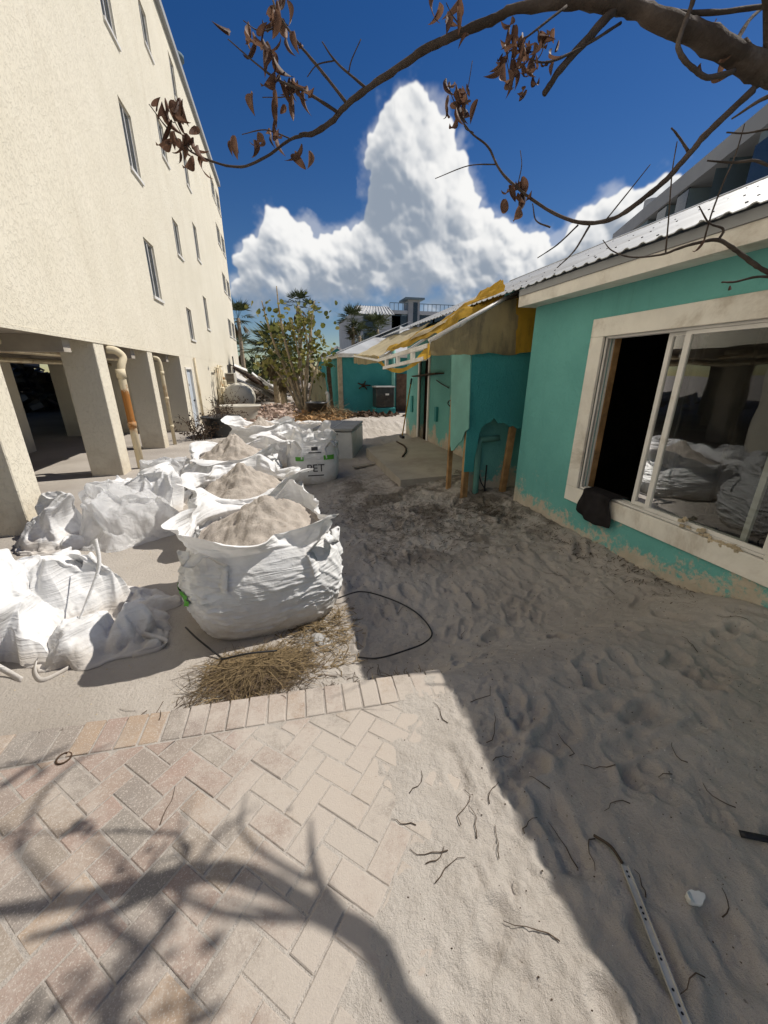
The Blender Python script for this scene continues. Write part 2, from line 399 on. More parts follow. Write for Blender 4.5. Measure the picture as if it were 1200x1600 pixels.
def paver_mat():
    m, n, b = base_mat('paver', 0.9, 0.15); p = pos(n)
    ri = n('ShaderNodeObjectInfo').outputs['Random']
    rp = n('ShaderNodeValToRGB', Fac=ri); cr = rp.color_ramp
    cols = [(0.0, (0.27, 0.205, 0.17)), (0.2, (0.33, 0.235, 0.195)), (0.4, (0.225, 0.205, 0.18)), (0.55, (0.315, 0.24, 0.20)), (0.72, (0.36, 0.26, 0.18)), (0.88, (0.215, 0.20, 0.178)), (1.0, (0.325, 0.225, 0.195))]
    cr.elements[0].position = 0; cr.elements[0].color = (*cols[0][1], 1)
    cr.elements[1].position = 1; cr.elements[1].color = (*cols[-1][1], 1)
    for q, c in cols[1:-1]: e = cr.elements.new(q); e.color = (*c, 1)
    c = n.mix(n.ramp(n.noise(p, 8.0, 7, 0.7), 0.3, 0.7, 0.0, 0.45), rp.outputs[0], (0.25, 0.21, 0.18))
    c = n.mix(n.ramp(n.noise(p, 170.0, 3, 0.7), 0.53, 0.66, 0, 0.7), c, (0.56, 0.51, 0.45))
    # fine sand dust lying on the stones
    dust = n.math('ADD', n.noise(p, 3.2, 8, 0.7), n.math('MULTIPLY', n.noise(p, 50.0, 3, 0.6), 0.25))
    xyz = n('ShaderNodeSeparateXYZ', Vector=p)
    dx = n.ramp(xyz.outputs[0], -1.2, 0.6, -0.06, 0.20)
    c = n.mix(n.ramp(n.math('ADD', dust, dx), 0.52, 0.82, 0.10, 0.88), c, (0.46, 0.41, 0.36))
    setc(m, b, c)
    bump(n, b, n.math('ADD', n.noise(p, 190.0, 4, 0.7), n.math('MULTIPLY', n.noise(p, 30.0, 3, 0.6), 0.6)), 0.5, 0.006)
    return m
MT['paver'] = paver_mat()
MT['straw'] = simple('dry_straw', (0.20, 0.145, 0.078), 0.85, 0.2, 0.55, 9.0, island=True)
MT['bark'] = simple('grey_bark', (0.085, 0.066, 0.054), 0.9, 0.15, 0.35, 9.0, dirt=(0.17, 0.145, 0.125), bmp=0.7, bscale=45)
MT['twig'] = simple('twig', (0.085, 0.062, 0.045), 0.9, 0.1, 0.3)
def leaf_mat(name, c1, c2, trans=0.3, objr=True):
    m, n, b = base_mat(name, 0.6, 0.3)
    ri = n('ShaderNodeObjectInfo').outputs['Random'] if objr else n('ShaderNodeNewGeometry').outputs['Random Per Island']
    c = n.mix(ri, c1, c2); p = pos(n)
    c = n.mix(n.ramp(n.noise(p, 25.0, 5, 0.6), 0.4, 0.75, 0, 0.5), c, tuple(x*0.45 for x in c1))
    setc(m, b, c); bump(n, b, n.noise(p, 50.0, 4, 0.6), 0.4, 0.006)
    tr = n('ShaderNodeBsdfTranslucent', Color=c)
    mx = n('ShaderNodeMixShader', Fac=trans, i1=b.outputs[0], i2=tr.outputs[0])
    m.node_tree.links.new(mx.outputs[0], m.node_tree.nodes['Material Output'].inputs[0]); return m
MT['deadleaf'] = leaf_mat('dead_leaf', (0.085, 0.045, 0.032), (0.23, 0.13, 0.085))
MT['green'] = leaf_mat('sea_grape_leaf', (0.13, 0.155, 0.035), (0.36, 0.31, 0.10), 0.35, False)
MT['palm'] = leaf_mat('palm_leaf', (0.035, 0.055, 0.02), (0.10, 0.115, 0.045), 0.2, False)
MT['palmdead'] = leaf_mat('dead_palm_leaf', (0.10, 0.075, 0.04), (0.17, 0.13, 0.07), 0.15, False)
MT['fartree'] = leaf_mat('far_foliage', (0.03, 0.055, 0.02), (0.07, 0.10, 0.035), 0.2, False)
MT['stem'] = simple('pale_stem', (0.36, 0.29, 0.20), 0.85, 0.15, 0.3, 6.0, bmp=0.3)
MT['black'] = simple('black_rubber', (0.012, 0.012, 0.013), 0.5, 0.4, 0.3)
MT['blacktub'] = simple('black_plastic', (0.022, 0.024, 0.026), 0.4, 0.5, 0.3, dirt=(0.10, 0.085, 0.07))
MT['cloth'] = simple('black_cloth', (0.022, 0.02, 0.021), 0.95, 0.1, 0.3, bmp=0.3)
MT['grey'] = simple('grey_enamel', (0.58, 0.585, 0.575), 0.45, 0.4, 0.08, 2.0, dirt=(0.28, 0.25, 0.21))
MT['greylid'] = simple('grey_lid', (0.30, 0.305, 0.30), 0.55, 0.3, 0.1, 2.0, dirt=(0.24, 0.21, 0.18))
MT['doorpaint'] = simple('pale_blue_door', (0.50, 0.55, 0.60), 0.5, 0.4, 0.06, 1.5, dirt=(0.3, 0.28, 0.26))
def rust_mat():
    m, n, b = base_mat('rusted_pipe', 0.7, 0.3); p = pos(n); xyz = n('ShaderNodeSeparateXYZ', Vector=p)
    zf = n.math('ADD', xyz.outputs[2], n.math('MULTIPLY', n.math('SUBTRACT', n.noise(p, 9.0, 6, 0.7), 0.5), 0.9))
    k = n.math('MULTIPLY', n.ramp(zf, 0.7, 1.1), n.ramp(zf, 1.75, 1.60))
    c = n.mix(k, (0.66, 0.57, 0.40), (0.36, 0.15, 0.035))
    setc(m, b, c); bump(n, b, n.noise(p, 60.0, 4, 0.6), 0.2, 0.006); return m
MT['rust'] = rust_mat()
MT['creampipe'] = simple('cream_pipe', (0.62, 0.54, 0.38), 0.6, 0.3, 0.15, 4.0, dirt=(0.33, 0.18, 0.07))
MT['bldgrey'] = simple('grey_render', (0.33, 0.34, 0.35), 0.85, 0.2, 0.06, 0.6)
MT['bldblue'] = simple('blue_grey_render', (0.16, 0.215, 0.25), 0.85, 0.2, 0.08, 0.6)
MT['bldlight'] = simple('pale_grey_render', (0.46, 0.47, 0.475), 0.8, 0.2, 0.05, 0.8)
MT['farglass'] = simple('dark_window_glass', (0.02, 0.026, 0.03), 0.12, 0.8, 0.2)
MT['shade'] = simple('grey_window_blind', (0.30, 0.29, 0.27), 0.4, 0.5, 0.15)
MT['greenprint'] = simple('green_print', (0.10, 0.36, 0.045), 0.6, 0.3, 0.1)
MT['blackprint'] = simple('black_print', (0.03, 0.03, 0.035), 0.6, 0.3, 0.1)
MT['rubble'] = simple('pink_rubble', (0.40, 0.30, 0.245), 0.9, 0.15, 0.2, 5.0, island=True)
MT['debris'] = simple('mixed_debris', (0.34, 0.30, 0.26), 0.85, 0.2, 0.25, 3.0, island=True)
MT['whitedebris'] = simple('white_debris', (0.62, 0.60, 0.57), 0.7, 0.3, 0.15, 3.0, island=True)
MT['tank'] = simple('dirty_white_tank', (0.52, 0.49, 0.42), 0.6, 0.3, 0.12, 2.0, dirt=(0.30, 0.26, 0.19))
MT['metal'] = simple('dull_metal_rail', (0.55, 0.53, 0.48), 0.45, 0.5, 0.1, 8.0, dirt=(0.36, 0.31, 0.25), metal=0.3)
MT['brownpanel'] = simple('brown_board', (0.16, 0.10, 0.07), 0.8, 0.2, 0.3)

# ------------------------------------------------------------------ mesh helpers
def tag(o, label=None, cat=None, group=None, kind=None):
    if label: o['label'] = label
    if cat: o['category'] = cat
    if group: o['group'] = group
    if kind: o['kind'] = kind
    return o
def empty(name, loc=(0, 0, 0), rz=0.0, parent=None):
    o = bpy.data.objects.new(name, None); COL.objects.link(o); o.location = tuple(loc); o.rotation_euler = (0, 0, rz)
    o.empty_display_size = 0.1
    if parent: o.parent = parent
    return o
def mesh_np(name, V, Fc, mat, parent=None, smooth=False, loc=None):
    me = bpy.data.meshes.new(name)
    V = np.asarray(V, dtype=np.float64)
    if isinstance(Fc, np.ndarray):
        k = Fc.shape[1]; nf = len(Fc)
        me.vertices.add(len(V)); me.vertices.foreach_set('co', V.astype(np.float32).ravel())
        me.loops.add(nf*k); me.loops.foreach_set('vertex_index', Fc.astype(np.int32).ravel())
        me.polygons.add(nf); me.polygons.foreach_set('loop_start', np.arange(0, nf*k, k, dtype=np.int32))
        me.polygons.foreach_set('loop_total', np.full(nf, k, dtype=np.int32))
        me.update(calc_edges=True); me.validate()
    else:
        me.from_pydata([tuple(v) for v in V], [], Fc)
    if smooth: me.polygons.foreach_set('use_smooth', np.ones(len(me.polygons), dtype=bool))
    if mat is not None: me.materials.append(MT[mat] if isinstance(mat, str) else mat)
    o = bpy.data.objects.new(name, me); COL.objects.link(o)
    if parent: o.parent = parent
    if loc is not None: o.location = tuple(loc)
    return o
def link_copy(src, name, parent=None, loc=(0, 0, 0), rot=(0, 0, 0), scale=(1, 1, 1)):
    o = src.copy(); o.name = name; COL.objects.link(o); o.parent = parent
    o.location = tuple(loc); o.rotation_euler = tuple(rot); o.scale = tuple(scale); return o
class MB:
    def __init__(s): s.V = []; s.F = []
    def add(s, V, Fc):
        k = len(s.V); s.V += [tuple(map(float, v)) for v in V]; s.F += [tuple(i+k for i in f) for f in Fc]; return s
    def box(s, x0, y0, z0, x1, y1, z1, bev=0.0):
        if bev <= 0:
            V = [(x0,y0,z0),(x1,y0,z0),(x1,y1,z0),(x0,y1,z0),(x0,y0,z1),(x1,y0,z1),(x1,y1,z1),(x0,y1,z1)]
            return s.add(V, [(0,3,2,1),(4,5,6,7),(0,1,5,4),(1,2,6,5),(2,3,7,6),(3,0,4,7)])
        return s.obox(((x0+x1)/2,(y0+y1)/2,(z0+z1)/2), (1,0,0), (0,1,0), x1-x0, y1-y0, z1-z0, bev)
    def obox(s, c, u, v, lu, lv, lw, bev=0.0):
        """oriented box: centre c, axes u, v and u x v"""
        c = np.array(c, float); u = unit(np.array(u, float)); v = np.array(v, float); v = unit(v-u*np.dot(u, v)); w = np.cross(u, v)
        bm = bmesh.new(); bmesh.ops.create_cube(bm, size=1.0)
        for q in bm.verts: q.co = Vector((q.co.x*lu, q.co.y*lv, q.co.z*lw))
        if bev > 0: bmesh.ops.bevel(bm, geom=list(bm.edges), offset=bev, segments=1, affect='EDGES')
        bm.verts.index_update()
        V = [c + u*q.co.x + v*q.co.y + w*q.co.z for q in bm.verts]
        Fc = [[q.index for q in f.verts] for f in bm.faces]; bm.free()
        return s.add(V, Fc)
    def bar(s, a, b, w, h, up=(0, 0, 1), bev=0.0):
        a = np.array(a, float); b = np.array(b, float); d = b-a; L = np.linalg.norm(d); d /= L
        up = np.array(up, float)
        if abs(np.dot(d, up)) > 0.98: up = np.array([1.0, 0, 0])
        side = unit(np.cross(d, up))
        return s.obox((a+b)/2, d, side, L, w, h, bev)
    def tube(s, pts, rad, seg=8, cap=True):
        V, Fc = tube_geo(pts, rad, seg, cap); return s.add(V, Fc)
    def poly(s, pts): return s.add(pts, [tuple(range(len(pts)))])
    def slab(s, pts, nrm, t):
        """flat polygon given thickness t along -nrm"""
        pts = [np.array(p, float) for p in pts]; nrm = unit(np.array(nrm, float)); k = len(pts)
        V = pts + [p-nrm*t for p in pts]
        Fc = [tuple(range(k)), tuple(range(2*k-1, k-1, -1))] + [(i, i+k, (i+1) % k+k, (i+1) % k) for i in range(k)]
        return s.add(V, Fc)
    def build(s, name, mat, parent=None, smooth=False, loc=None):
        o = mesh_np(name, s.V, s.F, mat, parent, smooth, loc)
        bm = bmesh.new(); bm.from_mesh(o.data); bmesh.ops.recalc_face_normals(bm, faces=bm.faces); bm.to_mesh(o.data); bm.free()
        return o
def tube_geo(pts, rad, seg=8, cap=True, jitter=None):
    P = np.array(pts, float); n_ = len(P)
    R_ = np.array(rad if hasattr(rad, '__len__') else [rad]*n_, float)
    T = np.gradient(P, axis=0); T /= np.maximum(np.linalg.norm(T, axis=1)[:, None], 1e-9)
    u = np.cross(T[0], [0.3, 0.5, 0.81]); u /= np.linalg.norm(u)
    V = []
    for i in range(n_):
        u = u - T[i]*np.dot(u, T[i]); u /= max(np.linalg.norm(u), 1e-9); w = np.cross(T[i], u)
        for k in range(seg):
            a = 2*PI*k/seg; rr = R_[i]*(1+(jitter.uniform(-0.12, 0.12) if jitter else 0))
            V.append(P[i]+rr*(math.cos(a)*u+math.sin(a)*w))
    Fc = [(i*seg+k, i*seg+(k+1) % seg, (i+1)*seg+(k+1) % seg, (i+1)*seg+k) for i in range(n_-1) for k in range(seg)]
    if cap: Fc += [tuple(range(seg-1, -1, -1)), tuple((n_-1)*seg+k for k in range(seg))]
    return V, Fc
def resample(P, m):
    """Catmull-Rom through the points (any dimension), m samples per span"""
    P = np.array(P, float)
    Q = np.vstack([2*P[0]-P[1], P, 2*P[-1]-P[-2]]); out = []
    for i in range(1, len(Q)-2):
        for k in range(m):
            t = k/m
            out.append(0.5*((2*Q[i])+(-Q[i-1]+Q[i+1])*t+(2*Q[i-1]-5*Q[i]+4*Q[i+1]-Q[i+2])*t*t+(-Q[i-1]+3*Q[i]-3*Q[i+1]+Q[i+2])*t**3))
    out.append(P[-1]); return np.array(out)
def ribbon(pts, width, wdir, th=0.004):
    """flat strap along pts, wdir the width direction (one or per point)"""
    P = np.array(pts, float); Wd = np.array(wdir, float)
    if Wd.ndim == 1: Wd = np.tile(Wd, (len(P), 1))
    T = np.gradient(P, axis=0); T /= np.linalg.norm(T, axis=1)[:, None]
    Wd = Wd-T*np.sum(Wd*T, 1)[:, None]; Wd /= np.linalg.norm(Wd, axis=1)[:, None]; Nn = np.cross(T, Wd)
    V = []; k = len(P)
    for i in range(k):
        for a, b in ((-1, -1), (1, -1), (1, 1), (-1, 1)): V.append(P[i]+Wd[i]*a*width/2+Nn[i]*b*th/2)
    Fc = [(i*4+j, i*4+(j+1) % 4, (i+1)*4+(j+1) % 4, (i+1)*4+j) for i in range(k-1) for j in range(4)]
    Fc += [(3, 2, 1, 0), tuple((k-1)*4+j for j in range(4))]
    return V, Fc
def grid_faces(nu, nv, per=False):
    uu = nu if per else nu-1
    i = np.arange(uu)[:, None]; j = np.arange(nv-1)[None, :]
    a = i*nv+j; b = ((i+1) % nu)*nv+j
    return np.stack([a, b, b+1, a+1], -1).reshape(-1, 4)
# --- position based cloth
def batches(nu, nv, per, rest, bend=0.15, shear=0.6):
    out = []; idx = np.arange(nu*nv).reshape(nu, nv)
    def add(du, dv, k, mode):
        us = np.arange(nu); vs = np.arange(nv)
        for par in (0, 1):
            if du: su = us[((us//du) % 2) == par]; sv = vs
            else: su = us; sv = vs[((vs//dv) % 2) == par]
            U, Vv = np.meshgrid(su, sv, indexing='ij'); U = U.ravel(); Vv = Vv.ravel()
            U2 = U+du; V2 = Vv+dv
            ok = (V2 >= 0) & (V2 < nv)
            if per: U2 = U2 % nu
            else: ok &= (U2 < nu)
            i = idx[U[ok], Vv[ok]]; j = idx[U2[ok], V2[ok]]
            if len(i): out.append((i, j, rest(i, j, du, dv), k, mode))
    add(1, 0, 1.0, 0); add(0, 1, 1.0, 0); add(1, 1, shear, 0); add(1, -1, shear, 0)
    add(2, 0, bend, 1); add(0, 2, bend, 1)
    return out
def pbd(P, B, free, steps, iters, coll, g=4.0, damp=0.96, dt=0.02):
    P = P.copy(); Vl = np.zeros_like(P); P0 = P.copy(); fm = free[:, None].astype(float)
    for s in range(steps):
        prev = P.copy(); Vl *= damp; Vl[:, 2] -= g*dt
        P += Vl*dt*fm
        for it in range(iters):
            for i, j, r, k, mode in B:
                d = P[j]-P[i]; L = np.sqrt((d*d).sum(1))+1e-9; e = (L-r)/L
                if mode == 1: e = np.minimum(e, 0)
                c = d*(0.5*k*e)[:, None]
                P[i] += c*fm[i]; P[j] -= c*fm[j]
            P = coll(P)
            P = np.where(free[:, None], P, P0)
        Vl = (P-prev)/dt
    return P

# ================================================================== GROUND
def y_border(x): return 1.672-0.0426*(x-0.6)
def x_sand(y): return np.where(y < 1.0, 0.40+(y-0.98)*0.70, 0.41+(y-1.0)*0.28)
def zbase(x, y):
    x = np.asarray(x, float); y = np.asarray(y, float)
    low = 0.30*np.clip((x-0.4)/2.6, 0, 1)
    low = low*(1-0.65*sstep(6.5, 11.0, y))
    w = 0.02+0.55*sstep(0.55, 1.0, x)
    yb = y_border(x)
    t = 1-sstep(-0.02-0.12*sstep(0.55, 1.0, x), w, y-yb)
    terr = 0.42+np.clip((x-x_sand(y))*0.035+0.0045*fbm(x*6, y*6, 0, 3, 61)+0.001, -0.0028, 0.016)
    return low+(terr-low)*t
def ground_hit(px, py):
    d = ray(px, py); t = 0.3/abs(d[2])*0
    lo, hi = 0.1/np.linalg.norm(d), None
    ts = np.linspace(0.0, min((0-H)/d[2]*1.02, 200) if d[2] < 0 else 1, 4000)
    P = CAM0[None, :]+ts[:, None]*d[None, :]
    below = P[:, 2] < zbase(P[:, 0], P[:, 1])
    k = int(np.argmax(below)) if below.any() else len(ts)-1
    return P[k]
def axis(core0, core1, step, lo, hi, grow=1.12, cap=6.0):
    a = list(np.arange(core0, core1+1e-6, step)); s = step; x = core1
    while x < hi: s = min(s*grow, cap); x += s; a.append(x)
    s = step; x = core0; b = []
    while x > lo: s = min(s*grow, cap); x -= s; b.append(x)
    return np.array(b[::-1]+a)
gx = axis(-0.2, 3.05, 0.0135, -300, 300, 1.035, 20.0)
gy = np.concatenate([axis(0.22, 2.6, 0.0125, -60, 2.6, 1.08)[:-0 or None], axis(2.6, 6.0, 0.028, 2.6, 700, 1.03, 25.0)[1:]])
GXX, GYY = np.meshgrid(gx, gy, indexing='ij')
Z = zbase(GXX, GYY)
nearm = np.exp(-np.maximum(GYY-8, 0)/6.0)
sandy = sstep(-0.3, 0.5, GXX+0.35*fbm(GXX*0.8, GYY*0.8, 0, 3, 5))
onterr = (GYY < y_border(GXX)+0.03)
pav = onterr & (GXX < x_sand(GYY)+0.03)
amp = np.where(onterr, sstep(0.0, 0.35, GXX-x_sand(GYY)), 0.12+0.88*sandy)
b1 = fbm(GXX*2.2, GYY*2.2, 0, 3, 11, 0.45)*0.016+fbm(GXX*12, GYY*12, 0, 4, 31, 0.68)*0.0065
Z = Z+b1*amp*nearm
# crumbly, trampled patch beyond the bank
rough_ = sstep(0.25, 0.8, GXX)*sstep(1.9, 2.6, GYY)*sstep(7.5, 5.5, GYY)
Z += rough_*(np.abs(fbm(GXX*5.5, GYY*5.5, 0, 4, 77, 0.55))*0.026-0.007)
# sand drift heaped against the house wall
Z += 0.10*np.exp(-((GXX-2.95)/0.35)**2-((GYY-1.55)/0.45)**2)+0.06*np.exp(-((GXX-3.0)/0.22)**2)*sstep(1.0, 2.5, GYY)*sstep(4.9, 4.2, GYY)
# white dry sand heaped in front of the far wing
Z += 0.22*np.exp(-((GXX-3.4)/1.3)**2-((GYY-14.0)/2.6)**2)*(1+0.5*fbm(GXX*2.5, GYY*2.5, 0, 4, 90))
# footprints: oval dents with a pushed-up rim, some with sole ribs
fr = random.Random(21)
def dent(cx, cy, a, L, Wd, dep, tread):
    i0, i1 = np.searchsorted(gx, [cx-0.32, cx+0.32]); j0, j1 = np.searchsorted(gy, [cy-0.32, cy+0.32])
    if i1-i0 < 3 or j1-j0 < 3: return
    X = GXX[i0:i1, j0:j1]-cx; Y = GYY[i0:i1, j0:j1]-cy
    u = X*math.cos(a)+Y*math.sin(a); v = -X*math.sin(a)+Y*math.cos(a)
    wv = Wd*(1-0.22*np.cos(u/L*3.1+0.5))
    d = np.sqrt((u/L)**2+(v/wv)**2)+0.08*fbm(X*14, Y*14, cx*3, 2, 3)
    z = -dep*(1-sstep(0.72, 1.05, d))+dep*0.55*np.exp(-((d-1.22)/0.2)**2)
    if tread: z += (1-sstep(0.6, 0.9, d))*0.0042*np.sin(u*tread)
    Z[i0:i1, j0:j1] += z*amp[i0:i1, j0:j1]
for k in range(200):
    x = fr.uniform(0.35, 2.95); y = fr.uniform(0.15, 5.4)
    if y > 2.2 and fr.random() < 0.35: continue
    dent(x, y, fr.uniform(0, PI), fr.uniform(0.09, 0.14), fr.uniform(0.045, 0.065), fr.uniform(0.009, 0.022), fr.choice([0, 0, 0, 260, 330]))
for px, py, a in [(700,915,1.6),(745,940,1.3),(640,930,1.8),(800,960,1.1),(770,1000,0.3),(870,1150,0.4),(960,1060,2.6),(880,1300,1.4),(1010,1120,0.2)]:
    q = ground_hit(px, py); dent(q[0], q[1], a, 0.16, 0.07, 0.016, 230)
# paw and bird prints in the sunlit drift
for k in range(150):
    y = fr.uniform(0.2, 1.5); x = float(x_sand(np.array(y)))+fr.uniform(0.02, 0.55)
    dent(x, y, fr.uniform(0, 3), fr.uniform(0.018, 0.04), fr.uniform(0.012, 0.02), fr.uniform(0.003, 0.008), 0)
ground = mesh_np('sand_ground', np.stack([GXX, GYY, Z], -1).reshape(-1, 3), grid_faces(len(gx), len(gy)), 'sand', None, True)
tag(ground, 'pale trampled sand and dusty concrete between the buildings', None, None, 'structure')
from bisect import bisect
def zg(x, y):
    i = min(max(bisect(gx, x)-1, 0), len(gx)-2); j = min(max(bisect(gy, y)-1, 0), len(gy)-2)
    return float(max(Z[i:i+2, j:j+2].ravel()))

# ---------------------------------------------------------------- paver terrace
terrace = empty('paver_terrace', (0, 0, 0)); tag(terrace, None, None, None, 'structure')
terrace['label'] = 'raised terrace of pinkish grey herringbone pavers'
mb = MB()
for x0 in np.arange(-2.6, 0.6, 0.4):
    a0, a1 = y_border(x0), y_border(x0+0.4)
    mb.slab([(x0, a0-0.185, 0.362), (x0+0.397, a1-0.185, 0.362), (x0+0.397, a1-0.006, 0.362), (x0, a0-0.006, 0.362)], (0, 0, 1), 0.40)
mb.build('retaining_kerb', 'concrete', terrace)
A_ = np.array([0.729, -0.684]); B_ = np.array([0.684, 0.729]); A_ /= np.linalg.norm(A_); B_ /= np.linalg.norm(B_)
WP = 0.0945; P0 = np.array([-0.263, 0.805]); JT = 0.0028; TOP = 0.42
def prism(poly, ztop, depth=0.055, ch=0.0035):
    """chamfered stone from a convex outline"""
    P = [np.array(p, float) for p in poly]; k = len(P); c = sum(P)/k
    ins = []
    for i in range(k):
        e1 = unit(P[i]-P[i-1]); e2 = unit(P[(i+1) % k]-P[i]); n1 = np.array([-e1[1], e1[0]]); n2 = np.array([-e2[1], e2[0]])
        den = max(1+np.dot(n1, n2), 0.3); ins.append(P[i]+(n1+n2)/den*ch)
    V = [(*p, ztop-depth) for p in P]+[(*p, ztop-ch*0.8) for p in P]+[(*p, ztop) for p in ins]
    Fc = [tuple(range(2*k, 3*k))]
    for i in range(k):
        j = (i+1) % k; Fc += [(i, j, k+j, k+i), (k+i, k+j, 2*k+j, 2*k+i)]
    return V, Fc
def clip_poly(poly, p, nrm):
    out = []
    for i in range(len(poly)):
        a = np.array(poly[i]); b = np.array(poly[(i+1) % len(poly)]); da = np.dot(a-p, nrm); db = np.dot(b-p, nrm)
        if da <= 0: out.append(a)
        if (da < 0 < db) or (db < 0 < da): out.append(a+(b-a)*da/(da-db))
    return out
def rot2(a): return np.array([[math.cos(a), -math.sin(a)], [math.sin(a), math.cos(a)]])
half = np.array([WP-JT, WP/2-JT])
pv_src = []
for s in range(3):
    cr_ = random.Random(s); ch = 0.0028+0.0009*s
    poly = [(-half[0], -half[1]), (half[0]-0.004*cr_.random(), -half[1]), (half[0], half[1]), (-half[0], half[1]-0.002*s)]
    V, Fc = prism(poly, 0.0, 0.055, ch)
    me = bpy.data.meshes.new('paver'); me.from_pydata(V, [], Fc); me.materials.append(MT['paver']); pv_src.append(me)
bdir = unit(np.array([1.0, -0.0426])); bn = np.array([0.0426, 1.0]); bn = unit(bn)
bin_p = np.array([0.0, y_border(0.0)])-bn*0.192
pr = random.Random(5)
angA = math.atan2(A_[1], A_[0]); angB = math.atan2(B_[1], B_[0])
for i in range(-40, 41):
    for j in range(-40, 41):
        f = (i+j) % 4
        if f == 0: c = P0+A_*WP*(i+1)+B_*WP*(j+0.5); ang = angA
        elif f == 2: c = P0+A_*WP*(i+0.5)+B_*WP*(j+1); ang = angB
        else: continue
        if c[0] < -1.75 or c[1] < 0.16 or c[0] > float(x_sand(np.array(c[1])))+0.13: continue
        if c[0] < -0.9-1.1*(c[1]-0.5) and c[1] < 0.75: continue
        if np.dot(c-bin_p, bn) > 0.1: continue
        R2 = rot2(ang); poly = [c+R2 @ np.array(q) for q in ((-half[0], -half[1]), (half[0], -half[1]), (half[0], half[1]), (-half[0], half[1]))]
        over = max(np.dot(q-bin_p, bn) for q in poly)
        dz = pr.gauss(0, 0.0013); tl = (pr.gauss(0, 0.006), pr.gauss(0, 0.006), ang+pr.gauss(0, 0.006))
        if over <= 0.0:
            o = bpy.data.objects.new('paver', pr.choice(pv_src)); COL.objects.link(o)
            o.location = (c[0], c[1], TOP+dz); o.rotation_euler = tl; o.parent = terrace
        else:
            cp = clip_poly(poly, bin_p-bn*JT, bn)
            if len(cp) < 3: continue
            area = 0.5*abs(sum(cp[k][0]*cp[(k+1) % len(cp)][1]-cp[k][1]*cp[(k+1) % len(cp)][0] for k in range(len(cp))))
            if area < 0.0012: continue
            cc = sum(cp)/len(cp); V, Fc = prism([q-cc for q in cp], 0.0)
            mesh_np('paver', V, Fc, 'paver', terrace, loc=(cc[0], cc[1], TOP+dz))
# soldier course along the edge
bs = -1.85
while bs < 0.70:
    wv = 0.0935; c = np.array([0.0, y_border(0.0)])+bdir*(bs+wv/2)-bn*0.096
    o = bpy.data.objects.new('border_paver', pr.choice(pv_src)); COL.objects.link(o)
    o.location = (c[0], c[1], TOP+0.003+pr.gauss(0, 0.0012)); o.rotation_euler = (pr.gauss(0, 0.005), pr.gauss(0, 0.005), math.atan2(bn[1], bn[0])+pr.gauss(0, 0.006)); o.parent = terrace
    bs += wv+0.003
# small drain ring set in the pavers
q = GZ(100, 1185, TOP); V, Fc = tube_geo([(q[0]+0.028*math.cos(a), q[1]+0.028*math.sin(a), TOP+0.002) for a in np.linspace(0, 2*PI, 17)], 0.004, 6)
dr = mesh_np('drain_ring', V, Fc, 'darkwood', None, True); tag(dr, 'small round metal ring lying on the pavers near the kerb', 'ring')

# ================================================================== LEFT: tall cream building on stilts
XL = -3.42; YE = 36.7; ZT = 15.0; SOF = 2.64
condo = empty('condo_building', (XL, 10.0, 0)); tag(condo, 'tall cream stucco building raised on columns with narrow windows', 'building')
def P_(o): # keep world coordinates for children of an offset empty
    o.matrix_parent_inverse = o.parent.matrix_world.inverted(); return o
bpy.context.view_layer.update()
def part(o, parent):
    o.parent = parent; o.matrix_parent_inverse = Matrix.Translation(parent.location).inverted() if parent.rotation_euler.z == 0 else parent.matrix_world.inverted(); return o
def wall_x(x, y0, y1, z0, z1, ops, depth, sgn):
    """wall in the plane x, openings (ya,yb,za,zb), reveals going sgn*depth in x"""
    ys = sorted(set([y0, y1]+[v for o in ops for v in o[:2]])); zs = sorted(set([z0, z1]+[v for o in ops for v in o[2:]]))
    mb = MB()
    for a, b in zip(ys[:-1], ys[1:]):
        for c, d in zip(zs[:-1], zs[1:]):
            if any(o[0] <= a and b <= o[1] and o[2] <= c and d <= o[3] for o in ops): continue
            mb.poly([(x, a, c), (x, b, c), (x, b, d), (x, a, d)])
    xb = x+sgn*depth
    for a, b, c, d in ops:
        mb.poly([(x, a, c), (xb, a, c), (xb, a, d), (x, a, d)]); mb.poly([(x, b, c), (xb, b, c), (xb, b, d), (x, b, d)])
        mb.poly([(x, a, c), (x, b, c), (xb, b, c), (xb, a, c)]); mb.poly([(x, a, d), (x, b, d), (xb, b, d), (xb, a, d)])
    return mb
WIN = []
for zc in (4.15, 7.16, 10.03, 13.0): WIN.append((13.86, 14.80, zc, zc+1.46))
for zc in (3.33, 6.27, 9.22, 12.14): WIN.append((18.22, 19.12, zc, zc+1.15))
for zc in (4.15, 7.16, 10.03, 13.0): WIN.append((22.65, 23.55, zc, zc+1.45))
for zc in (4.6, 7.5, 10.35, 13.0): WIN.append((32.3, 34.0, zc, zc+1.15)); WIN.append((34.6, 36.3, zc, zc+1.15))
GW = [(28.5, 30.4, 1.15, 2.55), (31.2, 33.6, 0.9, 2.55)]
DOOR = (16.30, 17.35, 0.0, 2.25)
mb = wall_x(XL, -7, YE, SOF, ZT, WIN, 0.10, -1)
part(mb.build('wall', 'cream'), condo)
mb = wall_x(XL-0.003, 15.75, YE, -0.1, SOF, GW+[DOOR], 0.10, -1)
part(mb.build('ground_floor_wall', 'cream'), condo)
mb = MB(); mb.box(XL-12.6, YE-0.02, -0.1, XL-0.01, YE, ZT); mb.box(XL-12.6, -7, SOF+0.02, XL-12.4, YE-0.03, ZT-0.01); mb.box(XL-12.4, -7, SOF+0.02, XL-0.2, -6.8, ZT-0.01)
part(mb.build('rear_wall', 'cream'), condo)
mb = MB(); mb.box(XL-12.7, -7.1, ZT+0.003, XL+0.16, YE+0.15, ZT+0.30); part(mb.build('roof_edge', 'bldgrey'), condo)
